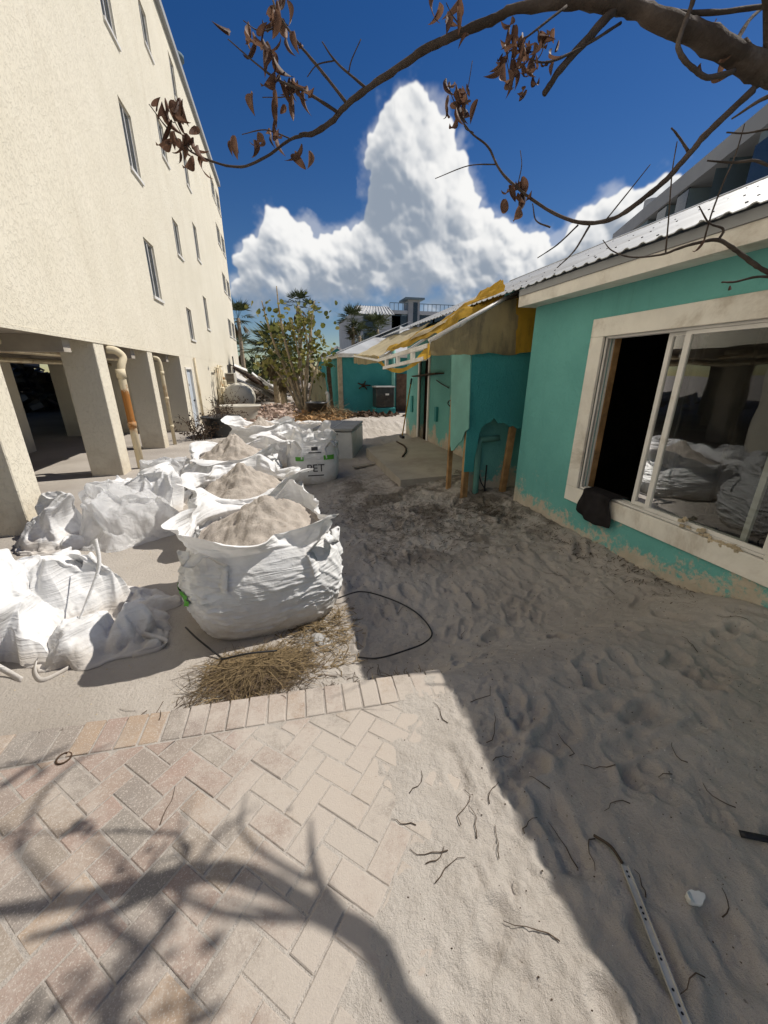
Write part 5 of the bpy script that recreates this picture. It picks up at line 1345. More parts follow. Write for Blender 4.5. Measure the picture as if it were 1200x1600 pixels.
limb('branch', [(1088, -30, 1.18, 9), (1083, 0, 1.18, 8), (1065, 50, 1.17, 8), (1060, 77, 1.17, 8), (1078, 103, 1.17, 8), (1105, 121, 1.18, 8), (1146, 112, 1.20, 9)])
limb('branch', [(1029, 18, 1.25, 8), (1110, 20, 1.25, 8), (1200, 9, 1.24, 8), (1240, 4, 1.23, 8)])
limb('twig', [(1150, 66, 1.3, 9), (1172, 30, 1.33, 6), (1195, 10, 1.36, 5)])
limb('twig', [(543, 163, 1.52, 5.5), (499, 107, 1.54, 5), (461, 61, 1.56, 4), (429, 9, 1.58, 3.5), (424, -40, 1.6, 3)])
limb('twig', [(527, 175, 1.53, 6), (480, 145, 1.52, 4.5), (433, 124, 1.52, 3.4), (395, 95, 1.52, 2.6), (356, 61, 1.52, 1.8)])
limb('twig', [(573, 138, 1.50, 4.5), (545, 115, 1.49, 4), (522, 93, 1.48, 3.2), (503, 65, 1.48, 2)])
limb('twig', [(545, 113, 1.49, 2.6), (549, 95, 1.48, 2.2), (564, 61, 1.47, 1.8)])
limb('twig', [(522, 95, 1.48, 2.4), (496, 101, 1.48, 2.0), (480, 120, 1.5, 1.5)])
limb('branch', [(1230, 432, 1.798, 9), (1200, 425, 1.829, 8), (1174, 410, 1.860, 7.5), (1148, 390, 1.891, 7), (1122, 375, 1.922, 6), (1092, 379, 1.953, 5), (1061, 388, 1.984, 4.5), (1037, 397, 2.015, 3.6), (990, 402, 2.062, 2.6), (957, 392, 2.108, 2), (942, 375, 2.139, 1.4)])
limb('twig', [(1100, 376, 1.953, 3), (1113, 330, 1.938, 2.8), (1131, 284, 1.922, 2.6), (1148, 245, 1.907, 2.2), (1164, 193, 1.891, 1.8)])
limb('twig', [(1040, 395, 2.015, 2.6), (1046, 327, 2.000, 2.4), (1050, 271, 1.984, 2.2), (1058, 221, 1.969, 1.8)])
limb('twig', [(1075, 236, 1.27, 5), (1066, 222, 1.27, 4), (1058, 210, 1.27, 3.5), (1049, 200, 1.27, 2.5)])
limb('twig', [(1230, 268, 1.1, 5), (1200, 258, 1.12, 5), (1178, 251, 1.13, 4.5), (1146, 254, 1.15, 4), (1105, 251, 1.17, 2.5)])
limb('twig', [(1230, 200, 1.1, 3.6), (1200, 202, 1.12, 3.5), (1165, 208, 1.14, 3), (1135, 207, 1.16, 2.2)])
limb('twig', [(921, 353, 1.35, 3.5), (898, 391, 1.33, 3), (871, 418, 1.32, 1.8)])
limb('twig', [(903, 352, 1.36, 3), (871, 382, 1.36, 2.4), (840, 403, 1.36, 1.6)])
limb('twig', [(775, 257, 1.48, 2.2), (732, 259, 1.49, 1.8), (680, 279, 1.5, 1.2)])
limb('twig', [(945, 346, 1.33, 2.6), (982, 300, 1.3, 2.2), (1016, 257, 1.28, 1.4)])
limb('twig', [(1122, 377, 1.922, 4.5), (1130, 358, 1.922, 4), (1108, 348, 1.938, 3), (1092, 322, 1.953, 2)])
limb('twig', [(1240, 440, 1.705, 5), (1190, 432, 1.736, 4.5), (1150, 440, 1.767, 3.5), (1128, 441, 1.782, 3)])
limb('twig', [(860, 355, 1.39, 3), (838, 345, 1.4, 2.4), (832, 318, 1.41, 1.8)])
limb('twig', [(808, 293, 1.44, 2.2), (815, 260, 1.44, 1.6), (813, 235, 1.44, 1.0)])
limb('twig', [(740, 208, 1.53, 2), (725, 190, 1.53, 1.8), (738, 95, 1.52, 1.0)])
for tw in ([(885, 10, 1.28, 4.5), (840, 45, 1.26, 3.4), (805, 75, 1.27, 2.4), (795, 115, 1.28, 1.4)], [(840, 45, 1.26, 2.6), (848, 78, 1.25, 2), (825, 112, 1.26, 1.2)], [(815, 66, 1.27, 2), (792, 88, 1.28, 1.4), (800, 130, 1.28, 1)], [(440, 42, 1.57, 3), (405, 48, 1.55, 2.2), (380, 32, 1.53, 1.2)], [(725, 48, 1.39, 3), (708, 26, 1.40, 2), (697, 4, 1.40, 1.5)], [(455, 128, 1.53, 2.6), (448, 150, 1.54, 2), (410, 152, 1.56, 1.2)], [(452, 216, 1.6, 2.4), (415, 203, 1.6, 2), (378, 210, 1.62, 1.2)], [(300, 236, 1.76, 2), (285, 212, 1.77, 1.8), (268, 180, 1.79, 1.4), (258, 160, 1.8, 1)], [(720, 182, 1.56, 2), (706, 150, 1.56, 1.6), (700, 128, 1.56, 1)], [(1120, 70, 1.25, 4), (1112, 50, 1.28, 3), (1132, 44, 1.3, 1.6)]):
    limb('twig', tw)
# limbs behind and above the camera: only their shadows reach the pavers
def shadow_limb(pts, t, rads, mat='bark'):
    P = []
    for (px, py), r, tt in zip(pts, rads, t):
        q = GZ(px, py, TOP); P.append([*(q+np.array([1.0, 0.135, 1.27])*tt), r])
    return P
def up(px, py, t): q = GZ(px, py, TOP); return q+np.array([1.0, 0.135, 1.27])*t
limb3('branch', shadow_limb([(535, 1440), (510, 1400), (498, 1375), (487, 1330), (485, 1280)], [1.92, 1.95, 1.97, 2.0, 2.03], [0.024, 0.019, 0.015, 0.010, 0.005]), 8)
limb3('branch', shadow_limb([(498, 1375), (470, 1368), (440, 1352), (400, 1325), (376, 1290), (385, 1240)], [1.97]*6, [0.013, 0.012, 0.011, 0.009, 0.007, 0.003]), 7)
limb3('branch', shadow_limb([(585, 1498), (600, 1480), (608, 1468)], [1.89]*3, [0.012, 0.01, 0.006]), 7)
s3 = shadow_limb([(170, 1600), (225, 1500), (262, 1440), (300, 1370), (345, 1300), (400, 1260)], [2.72]*6, [0.026, 0.02, 0.016, 0.012, 0.008, 0.004])
limb3('upper_limb', [(2.34, 0.02, 2.25, 0.045), (2.40, 0.20, 2.9, 0.035), (2.30, 0.42, 3.45, 0.03)]+s3)
limb3('branch', shadow_limb([(228, 1490), (150, 1430), (90, 1390), (30, 1330), (0, 1290)], [2.72]*5, [0.022, 0.017, 0.014, 0.010, 0.005]), 7)
limb3('branch', shadow_limb([(262, 1440), (230, 1390), (170, 1330), (120, 1290)], [2.72]*4, [0.012, 0.010, 0.008, 0.004]), 7)
limb3('branch', shadow_limb([(30, 1330), (60, 1250), (120, 1190), (180, 1160)], [2.72]*4, [0.012, 0.010, 0.008, 0.004]), 7)
limb3('branch', shadow_limb([(0, 1230), (60, 1190), (110, 1165)], [2.8]*3, [0.018, 0.013, 0.006]), 7)
limb3('branch', shadow_limb([(300, 1370), (280, 1310), (300, 1240)], [2.72]*3, [0.009, 0.007, 0.003]), 7)
def join(px, py, Y, r, *mid):
    q = PY(px, py, Y); limb3('branch', [(*m_, r*1.5) for m_ in mid]+[(*q, r)], 7)
join(1230, 432, 1.798, 0.011, (2.38, -0.10, 2.0), (2.50, 0.60, 2.25), (2.46, 1.30, 2.46))
join(1240, 440, 1.705, 0.007, (2.46, 1.10, 2.40), (2.38, 1.35, 2.46))
join(1230, 268, 1.10, 0.006, (*tk_[0],), (1.85, 0.90, 2.60))
join(1230, 200, 1.10, 0.005, (*tk_[1],), (1.75, 0.98, 2.72))
join(1240, 4, 1.23, 0.009, (*tk_[2],), (1.72, 1.10, 3.02))
join(1088, -30, 1.18, 0.009, (*lim0,), (1.36, 1.18, 3.05))
# leaves
def leaf_mesh(seed, L=1.0):
    r = random.Random(seed); nu_, nv_ = 9, 5; V = []
    curl = r.uniform(0.6, 2.8)*r.choice([-1, 1]); roll = r.uniform(1.2, 2.9); tw = r.uniform(-1.6, 1.6)
    a = 0.0; x = 0.0; z = 0.0
    for i in range(nu_):
        t = i/(nu_-1); w = 0.36*L*math.sin(min(1, t*1.02+0.04)*PI)**0.7*(1-0.25*t)
        for j in range(nv_):
            s = (j/(nv_-1)-0.5)*2
            yy = w*math.sin(s*roll)/roll; zz = w*(1-math.cos(s*roll))/roll
            c_, q_ = math.cos(tw*t), math.sin(tw*t)
            V.append((x+zz*math.sin(a)*0.3, yy*c_-zz*q_, z+yy*q_+zz*c_))
        x += math.cos(a)*L/(nu_-1); z += math.sin(a)*L/(nu_-1); a += curl/(nu_-1)
    me = bpy.data.meshes.new('dead_leaf'); me.from_pydata(V, [], [tuple(f) for f in grid_faces(nu_, nv_)]); me.materials.append(MT['deadleaf'])
    me.polygons.foreach_set('use_smooth', np.ones(len(me.polygons), dtype=bool)); return me
LM = [leaf_mesh(k) for k in range(7)]
def put_leaf(p, size):
    o = bpy.data.objects.new('dead_leaf', Rv.choice(LM)); COL.objects.link(o)
    o.location = tuple(p); o.scale = (size*Rv.uniform(0.8, 1.3), size*Rv.uniform(0.7, 1.3), size)
    o.rotation_euler = (Rv.uniform(-1, 1), PI/2+Rv.gauss(0, 0.55), Rv.uniform(0, 2*PI)); part(o, tree)
LC = [(385,40,8,1.53),(405,62,8,1.54),(425,85,6,1.54),(440,112,7,1.53),(452,128,10,1.53),(468,136,6,1.53),(448,150,7,1.54),(425,20,9,1.57),(440,5,8,1.58),(470,55,4,1.55),(404,150,3,1.56),(375,213,5,1.62),(400,206,6,1.6),(418,203,7,1.6),(435,206,6,1.6),(465,62,3,1.55),(462,222,6,1.6),
      (262,165,10,1.79),(270,178,10,1.79),(272,205,8,1.78),(285,213,8,1.77),(300,230,6,1.76),(285,235,3,1.76),(235,163,2,1.82),(310,200,2,1.75),
      (700,18,8,1.40),(712,10,6,1.40),(725,55,2,1.38),(800,45,12,1.27),(820,65,14,1.26),(840,75,12,1.25),(800,85,14,1.27),(795,110,10,1.28),(825,105,9,1.26),(850,60,8,1.25),(860,85,4,1.25),(805,135,4,1.27),
      (705,130,9,1.56),(720,150,9,1.56),(735,160,6,1.56),(700,165,8,1.56),(812,280,8,1.44),(820,300,6,1.44),(800,305,5,1.44),(1105,45,6,1.3),(1130,48,6,1.3),(1110,100,5,1.24),(1130,105,4,1.24),(1090,372,2,1.26),(1150,432,2,1.14)]
for px, py, k, Y in LC:
    for q in range(max(1, int(k*0.66))):
        p = PY(px+Rv.gauss(0, 9), py+Rv.gauss(0, 9), Y+Rv.gauss(0, 0.03)); put_leaf(p, Rv.uniform(0.03, 0.062)*(Y/1.3))
# leaf clumps on the upper limbs, above the picture
for px, py, k, t in [(290, 1480, 5, 2.72), (200, 1580, 7, 2.72), (140, 1550, 5, 2.72), (110, 1600, 6, 2.72), (260, 1570, 5, 2.72), (60, 1580, 4, 2.72), (60, 1180, 3, 2.8)]:
    for q in range(k): put_leaf(up(px+Rv.gauss(0, 25), py+Rv.gauss(0, 25), t+Rv.gauss(0, 0.03)), Rv.uniform(0.06, 0.11))

# ================================================================== MIDDLE DISTANCE
# lidded grey box (old chest freezer)
fz = empty('chest_freezer', (1.52, 9.35, 0.0)); tag(fz, 'old grey chest freezer with a lid beside the concrete pad', 'freezer')
u_ = unit(np.array([0.33, 0.94, 0.0])); v_ = np.array([u_[1], -u_[0], 0.0]); v_ = -v_
cn = np.array([1.52, 9.2, 0.06]); Lf, Wf, Hf = 1.75, 0.95, 0.66
ctr = cn+u_*Lf/2+v_*Wf/2
mb = MB(); mb.obox(ctr+[0, 0, Hf/2-0.02], u_, v_, Lf, Wf, Hf, 0.02); part(mb.build('cabinet', 'grey'), fz)
mb = MB(); mb.obox(ctr+[0, 0, Hf+0.035]-u_*Lf*0.02, u_, v_, Lf*0.98, Wf+0.03, 0.07, 0.015); part(mb.build('lid', 'greylid'), fz)
mb = MB(); mb.obox(ctr+[0, 0, Hf+0.074]+v_*0.02, u_, v_, Lf*0.9, 0.02, 0.006); part(mb.build('lid_seam', 'metal'), fz)
mb = MB(); mb.obox(cn+v_*Wf*0.5-u_*0.02+[0, 0, Hf-0.06], v_, (0, 0, 1), 0.25, 0.035, 0.03, 0.005); part(mb.build('handle', 'greylid'), fz)
# concrete pad, boards
mb = MB(); pts = [GZ(*p, 0.31) for p in [(626, 750), (704, 741), (704, 700), (632, 683), (572, 700)]]; pts[1][0] = 3.68; pts[2][0] = 3.68; pts[2][1] = 8.8; pts[3][0] = 3.68
mb.slab(pts, (0, 0, 1), 0.4); o = mb.build('concrete_pad', 'concrete'); tag(o, None, None, None, 'structure'); o['label'] = 'sand-dusted concrete pad in front of the entry door'
mb = MB(); q = ground_hit(580, 727); mb.obox((q[0], q[1], q[2]+0.03), (1, 0.25, 0.05), (0, 1, 0), 0.85, 0.16, 0.035, 0.004)
o = mb.build('loose_board', 'concrete'); tag(o, 'grey weathered board half sunk in sand beside the concrete pad', 'board')
# broom leaning by the door
a_ = GZ(628, 684, 0.32); b_ = PX(643, 592, 3.66)
br_ = empty('leaning_broom', a_); tag(br_, 'yellow-handled broom leaning against the teal entry wall', 'broom')
mb = MB(); mb.tube([a_, b_], 0.018, 8); part(mb.build('handle', 'yellow', None, True), br_)
mb = MB(); mb.tube([b_-(b_-a_)*0.10, b_], 0.026, 8); part(mb.build('grip', 'black', None, True), br_)
mb = MB(); mb.obox(a_+[0, 0, 0.03], (0, 1, 0), (1, 0, 0), 0.28, 0.07, 0.07); part(mb.build('head', 'black'), br_)
# driftwood branch on the pad
q = [GZ(*p, 0.33) for p in [(620, 690), (632, 697), (634, 705), (629, 713)]]; V, Fc = tube_geo(resample(q, 5), [0.02]*16, 6)
o = mesh_np('fallen_branch', V, Fc, 'twig', None, True); tag(o, 'crooked dark branch lying on the concrete pad', 'branch')
# boards and wires hanging on the entry wall
mb = MB(); p0 = PX(650, 588, 3.6); p1 = PX(688, 583, 3.6); mb.bar(p0, p1, 0.25, 0.03)
o = mb.build('hanging_board', 'darkwood'); tag(o, 'splintered brown board hanging beside the entry door', 'board')
for nm, pp, lb in (('hanging_cable', [(682, 594), (690, 600), (701, 606)], 'short dark cable sticking out of the teal entry wall above the coil'), ('cable_coil', [(708, 627), (702, 626), (700, 631), (704, 635), (709, 634)], 'small dark cable coil on the entry wall')):
    V, Fc = tube_geo(resample([PX(*p, 3.64) for p in pp], 5), 0.014, 6); o = mesh_np(nm, V, Fc, 'black', None, True); tag(o, lb, 'cable')
# outdoor condenser
cu = empty('condenser_unit', (4.85, 19.6, 0.1)); tag(cu, 'dark outdoor air conditioner condenser on a teal base by the far wall', 'air conditioner')
mb = MB(); mb.box(4.35, 19.0, 0.0, 5.35, 20.0, 0.42, 0.02); part(mb.build('base', 'teal_flat'), cu)
mb = MB(); mb.box(4.40, 19.05, 0.43, 5.30, 19.95, 1.36, 0.03); part(mb.build('casing', 'blacktub'), cu)
mb = MB(); mb.box(4.36, 19.01, 1.365, 5.34, 19.99, 1.44, 0.02); part(mb.build('top', 'greylid'), cu)
mb = MB(); mb.box(4.85, 19.03, 1.02, 5.03, 19.047, 1.10); part(mb.build('badge', 'white'), cu)
for k in range(9):
    mb = MB(); mb.box(4.44, 19.035, 0.50+k*0.06, 5.26, 19.046, 0.515+k*0.06); part(mb.build('grille_wire', 'darkwood'), cu)
# white vent post
q = GZ(514, 645, 0.05); mb = MB(); mb.tube([(q[0], q[1], 0.0), (q[0], q[1], 0.95), (q[0]-0.03, q[1], 1.05), (q[0]-0.12, q[1], 1.08)], 0.10, 10)
o = mb.build('vent_post', 'white', None, True); tag(o, 'short white curved vent post in front of the far wing', 'vent post')

# black planter tub with dead vines, white basin, tank
tb = empty('planter_tub', (-2.15, 14.4, 0)); tag(tb, 'round black plastic tub holding dead vines beside the service door', 'tub')
prof_ = [(0.50, 0.0), (0.56, 0.3), (0.60, 0.60), (0.64, 0.62), (0.64, 0.66), (0.58, 0.66), (0.54, 0.40), (0.0, 0.38)]
def lathe(prof_, c0, seg=28, sx=1.0, sy=1.0):
    V = []; n_ = len(prof_)
    for k in range(seg):
        a = 2*PI*k/seg
        for r, z in prof_: V.append((c0[0]+r*math.cos(a)*sx, c0[1]+r*math.sin(a)*sy, c0[2]+z))
    Fc = [(k*n_+i, ((k+1) % seg)*n_+i, ((k+1) % seg)*n_+i+1, k*n_+i+1) for k in range(seg) for i in range(n_-1)]
    return V, Fc
V, Fc = lathe(prof_, (-2.15, 14.4, 0)); part(mesh_np('tub_wall', V, Fc, 'blacktub', None, True), tb)
V, Fc = blades(120, (-2.2, 14.3, 0.55), 0.25, 0.25, 0.5, 71, (0.4, 0.9), (0.006, 0.012), 3.0); part(mesh_np('dead_vines', V, Fc, 'twig'), tb)
def vines(name, label, c0, cnt, ht, sp, seed):
    r = random.Random(seed); V = []; Fc = []
    for k in range(cnt):
        a = r.uniform(0, 2*PI); p = np.array([c0[0]+r.gauss(0, sp*0.4), c0[1]+r.gauss(0, sp*0.4), c0[2]]); pts = []
        d = np.array([math.cos(a)*0.5, math.sin(a)*0.5, 1.0]); L = ht*r.uniform(0.4, 1.0)
        for s in range(7): pts.append(p.copy()); p = p+unit(d)*L/6; d = d+np.array([r.gauss(0, .35), r.gauss(0, .35), r.gauss(-0.12, .2)])
        v, f = tube_geo(pts, [0.012*(1-0.11*s) for s in range(7)], 4); k0 = len(V); V += v; Fc += [tuple(i+k0 for i in q) for q in f]
        for s in range(2, 7):
            for z in range(2):
                c1 = pts[s]+np.array([r.gauss(0, .05), r.gauss(0, .05), r.gauss(0, .05)]); k0 = len(V); a1 = unit(np.array([r.gauss(0, 1) for _ in range(3)]))*0.05; a2 = unit(np.array([r.gauss(0, 1) for _ in range(3)]))*0.03
                V += [c1-a1, c1+a2, c1+a1, c1-a2]; Fc.append((k0, k0+1, k0+2, k0+3))
    o = mesh_np(name, V, Fc, 'twig'); tag(o, label, 'dead plant'); return o
vines('dead_vine', 'tangle of dead brown vines on the ground by the black tub', (-2.75, 13.7, 0.0), 26, 1.1, 0.5, 81)
vines('dead_vine', 'dead brown vines climbing behind the black tub', (-2.4, 16.8, 0.0), 30, 1.5, 0.6, 83)
vines('dead_vine', 'dead brown vines in front of the rounded tank', (-2.4, 21.0, 0.0), 26, 1.7, 0.6, 85)
bs_ = empty('white_basin', (-1.95, 18.6, 0)); tag(bs_, 'old dirty white basin in front of the tank', 'basin')
V, Fc = lathe([(0.70, 0.0), (0.82, 0.45), (0.92, 0.62), (0.98, 0.64), (0.98, 0.70), (0.88, 0.70), (0.76, 0.35), (0, 0.3)], (-1.95, 18.8, 0), 28, 0.95, 0.7); part(mesh_np('bowl', V, Fc, 'tank', None, True), bs_)
tk = empty('gas_tank', (-2.3, 23.6, 0)); tag(tk, 'dirty off-white rounded gas tank lying beside the meter rack', 'tank')
mb = MB(); xs_ = np.linspace(-1, 1, 13); mb.tube([(-2.35+0.02*s, 23.4+1.35*s, 0.75) for s in xs_], [0.80*max(0.02, (1-abs(s)**5))**0.5 for s in xs_], 24); part(mb.build('shell', 'tank', None, True), tk)
for yy in (22.6, 24.3): mb = MB(); mb.box(-2.9, yy, 0.0, -1.8, yy+0.18, 0.35); part(mb.build('cradle', 'concrete'), tk)
# rubble and panel pile at the end of the building
def chunks(name, label, cat, cnt, cen, sx, sy, hz, seed, mat, smin, smax, flat=0.5, parent=None):
    r = random.Random(seed); mb = MB()
    for k in range(cnt):
        x = r.gauss(0, 1)*sx; y = r.gauss(0, 1)*sy; z = hz*math.exp(-0.5*((x/sx)**2+(y/sy)**2))*r.random()
        s = r.uniform(smin, smax)
        mb.obox((cen[0]+x, cen[1]+y, cen[2]+z+s*0.15), (r.gauss(0, 1), r.gauss(0, 1), r.gauss(0, 0.35)), (r.gauss(0, 1), r.gauss(0, 1), r.gauss(0, 0.35)), s, s*r.uniform(0.3, 0.8), s*r.uniform(0.1, flat))
    o = mb.build(name, mat, parent); o['kind'] = 'stuff'
    if label: tag(o, label, cat)
    return o
chunks('brick_rubble', 'scattered pinkish brick rubble behind the sand bags', 'rubble', 420, (-0.6, 21.5, 0.0), 1.1, 3.2, 0.35, 3, 'rubble', 0.08, 0.32)
pp = empty('panel_pile', (-1.8, 32.0, 0)); tag(pp, 'slumped pile of broken white panels at the end of the cream building', 'debris pile')
r_ = random.Random(14)
for k in range(26):
    t = r_.random(); x = -3.2+3.6*t+r_.gauss(0, 0.15); z = 0.15+2.5*(1-t)*r_.uniform(0.45, 1.0)
    mb = MB(); mb.obox((x, 32+r_.gauss(0, 1.2), z), (1, r_.gauss(0, .35), -0.62+r_.gauss(0, .12)), (0, 1, r_.gauss(0, .25)), r_.uniform(1.0, 2.6), r_.uniform(0.3, 1.1), 0.07); part(mb.build('panel', r_.choice(['whitedebris', 'whitedebris', 'white', 'debris', 'darkwood'])), pp)
chunks('debris_heap', 'dark heap of splintered storm debris beyond the panel pile', 'debris pile', 500, (1.0, 36.0, 0.0), 2.6, 2.0, 1.6, 9, 'debris', 0.15, 0.8, 0.25)
chunks('debris_heap', 'heap of mixed broken furniture beyond the open parking bay', 'debris pile', 800, (-17.8, 31.0, 0.0), 2.2, 4.5, 3.6, 10, 'debris', 0.25, 1.2, 0.3)
chunks('brush_litter', 'brown heap of torn brush and scraps under the sea grape', 'brush litter', 420, (1.7, 18.6, 0.0), 0.7, 1.2, 0.42, 11, 'wood', 0.08, 0.4, 0.2)
chunks('brush_litter', 'dark scraps strewn along the foot of the far teal wall', 'brush litter', 320, (3.6, 18.6, 0.02), 1.0, 0.6, 0.22, 12, 'darkwood', 0.06, 0.35, 0.2)
V, Fc = blades(1500, (1.9, 18.7, 0.0), 0.8, 1.0, 0.6, 13, (0.3, 1.0), (0.008, 0.016), 2.0); o = mesh_np('brush_litter', V, Fc, 'straw'); tag(o, 'tangled dry brush around the white vent post', 'brush litter'); o['kind'] = 'stuff'
# black pot and folded tarp
q = GZ(496, 655, 0.0); V, Fc = lathe([(0.0, 0.02), (0.36, 0.02), (0.48, 0.70), (0.52, 0.72), (0.52, 0.78), (0.45, 0.78), (0.40, 0.5), (0, 0.45)], (q[0], q[1], 0.0), 22); o = mesh_np('plant_pot', V, Fc, 'blacktub', None, True); tag(o, 'large black plant pot under the leaning sea grape stems', 'pot')
tpt = []; 
for k, (px, py) in enumerate([(478, 640), (483, 642), (489, 646), (494, 645), (499, 648)]): tpt.append(GZ(px, py, 0.0))
b0 = [np.array([1.5+0.22*k+0.05*(k % 2), 23.2+0.25*(k % 2), 0.05]) for k in range(6)]; t0_ = [np.array([1.62+0.14*k, 23.3+0.22*((k+1) % 2), 2.55-0.1*k]) for k in range(6)]
V, Fc = sheet(b0, t0_, 5, 14, 0.05, 21); o = mesh_np('hanging_tarp', V, Fc, 'cream_fabric', None, True); tag(o, 'tan tarpaulin hanging in folds beside the sea grape', 'tarp')
b0 = [np.array([2.55+0.1*k, 23.0, 0.05]) for k in range(3)]; t0_ = [np.array([2.45+0.12*k, 23.0, 2.4]) for k in range(3)]
V, Fc = sheet(b0, t0_, 5, 12, 0.08, 22); o = mesh_np('hanging_cloth', V, Fc, 'brownpanel', None, True); tag(o, 'brown cloth hanging by the wing corner', 'cloth')

# ================================================================== PLANTS
def leaf_cloud(pts, size, seed, disc=True):
    """leaf-sized faces at points"""
    r = random.Random(seed); V = []; Fc = []
    for p in pts:
        s = size*r.uniform(0.6, 1.25); a = unit(np.array([r.gauss(0, 1), r.gauss(0, 1), r.gauss(0, 0.6)])); b = unit(np.cross(a, [r.gauss(0, 1), r.gauss(0, 1), r.gauss(0, 1)])); k0 = len(V); c_ = np.cross(a, b)
        m_ = 7 if disc else 4
        for k in range(m_):
            t = 2*PI*k/m_; V.append(p+s*(math.cos(t)*a+0.85*math.sin(t)*b)+c_*s*0.15*math.cos(2*t))
        Fc.append(tuple(range(k0, k0+m_)))
    return V, Fc
sg = empty('sea_grape', (1.3, 22.5, 0)); tag(sg, 'multi-stemmed sea grape with round green leaves and long bare shoots', 'shrub')
base = np.array([1.35, 22.5, 0.0]); r_ = random.Random(55)
stems = [[(470, 640), (452, 590), (432, 545), (418, 505), (409, 470)], [(474, 640), (462, 590), (447, 540), (437, 490), (432, 447)], [(478, 640), (478, 590), (483, 540), (487, 505), (491, 470)], [(472, 640), (460, 600), (448, 570), (428, 548)], [(476, 640), (470, 580), (462, 530), (455, 500)], [(480, 640), (490, 590), (500, 560), (506, 550)], [(474, 640), (466, 590), (470, 540), (476, 500)], [(468, 640), (446, 598), (424, 570), (412, 555)], [(476, 640), (482, 570), (478, 520), (470, 490)]]
lp = []
for k, st in enumerate(stems):
    pts = [PY(px, py, 22.5+0.25*math.sin(k*2.1+i)) for i, (px, py) in enumerate(st)]; A = resample(pts, 6)
    V, Fc = tube_geo(A, np.linspace(0.11 if k < 3 else 0.07, 0.025, len(A)), 7); part(mesh_np('stem', V, Fc, 'stem', None, True), sg)
    lo_ = 0.40 if k not in (0, 1) else 0.50
    for q in range(58 if k > 1 else 22):
        t = lo_+(1-lo_)*r_.random(); 
        if k in (0, 1): t = min(t, 0.86)
        p = A[int(t*(len(A)-1))]; lp.append(p+np.array([r_.gauss(0, 0.45), r_.gauss(0, 0.45), r_.gauss(0, 0.40)]))
for px, py, k in ((411, 493, 4), (407, 520, 4), (415, 500, 3), (410, 470, 2), (492, 530, 5), (500, 535, 14), (470, 505, 30), (450, 510, 20), (440, 525, 20)):
    for q in range(k): lp.append(PY(px+r_.gauss(0, 5), py+r_.gauss(0, 4), 22.5+r_.gauss(0, .3)))
V, Fc = leaf_cloud(lp, 0.135, 5); part(mesh_np('foliage', V, Fc, 'green'), sg)
def fan_palm(name, label, x, y, h, seed, nf=26, fl=1.5, trunk=0.18, lean=(0, 0), dead=0.35, group=None, z0=0.0):
    r = random.Random(seed); root = empty(name, (x, y, z0)); tag(root, label, 'palm', group)
    top = np.array([x+lean[0], y+lean[1], z0+h])
    A = resample([(x, y, z0-0.1), (x+lean[0]*0.4, y+lean[1]*0.4, z0+h*0.5), tuple(top)], 6); V, Fc = tube_geo(A, np.linspace(trunk*1.15, trunk*0.8, len(A)), 8); part(mesh_np('trunk', V, Fc, 'stem', None, True), root)
    VV = [[], []]; FF = [[], []]
    for k in range(nf):
        az = r.uniform(0, 2*PI); el = r.uniform(-0.3, 1.35); dd = 1 if r.random() < dead else 0
        if dd: el = r.uniform(-1.45, -0.7)
        d = np.array([math.cos(az)*math.cos(el), math.sin(az)*math.cos(el), math.sin(el)]); L = fl*r.uniform(0.75, 1.15)
        if dd: L *= 0.8
        st = top; hub = top+d*L*0.55; sd = unit(np.cross(d, [0, 0, 1.0001])); upv = np.cross(sd, d)
        V_, F_ = VV[dd], FF[dd]; k0 = len(V_); V_ += [st-sd*0.02, st+sd*0.02, hub+sd*0.015, hub-sd*0.015]; F_.append((k0, k0+1, k0+2, k0+3))
        for q in range(13):
            a = (q/12-0.5)*2.5*(0.35 if dd else 1); dv = unit(d*math.cos(a)+sd*math.sin(a)); e = hub+dv*L*0.62*r.uniform(0.85, 1.1)+np.array([0, 0, -0.22*L*r.random()]); w = np.cross(dv, upv)*0.035*fl; mid = hub*0.45+e*0.55+upv*0.03; k0 = len(V_)
            V_ += [hub, mid+w, e, mid-w]; F_.append((k0, k0+1, k0+2, k0+3))
    part(mesh_np('crown', VV[0], FF[0], 'palm'), root)
    if VV[1]: part(mesh_np('dead_skirt', VV[1], FF[1], 'palmdead'), root)
    return root
def palm_at(px, py, Y, seed, label, **kw):
    q = PY(px, py, Y); fan_palm('fan_palm', label, q[0], q[1], q[2], seed, **kw)
palm_at(465, 478, 46, 1, 'tall fan palm rising behind the sea grape, taller of two', nf=24, fl=1.7, trunk=0.25, dead=0.5)
palm_at(483, 486, 47, 2, 'drooping fan palm with dead skirt rising behind the sea grape', nf=18, fl=1.4, trunk=0.22, dead=0.75)
palm_at(427, 548, 30, 3, 'broad low fan palm beside the sea grape', nf=46, fl=1.9, trunk=0.22, dead=0.25)
palm_at(440, 575, 28, 9, 'small bushy fan palm with dry lower fronds under the broad palm', nf=30, fl=1.5, trunk=0.2, dead=0.5)
palm_at(372, 497, 55, 4, 'fan palm peeping past the top corner of the cream building', nf=26, fl=2.2, trunk=0.25)
palm_at(377, 545, 62, 5, 'shorter fan palm just beyond the end of the cream building', nf=26, fl=2.4, trunk=0.28)
palm_at(551, 503, 58, 6, 'tall fan palm standing before the grey block with the metal roof', nf=30, fl=2.2, trunk=0.28)
palm_at(562, 525, 57, 7, 'lower fan palm tucked against the tall palm by the grey block', nf=26, fl=2.2, trunk=0.25)
palm_at(590, 515, 60, 8, 'wide dark fan palm below the windows of the grey block', nf=34, fl=2.6, trunk=0.25)
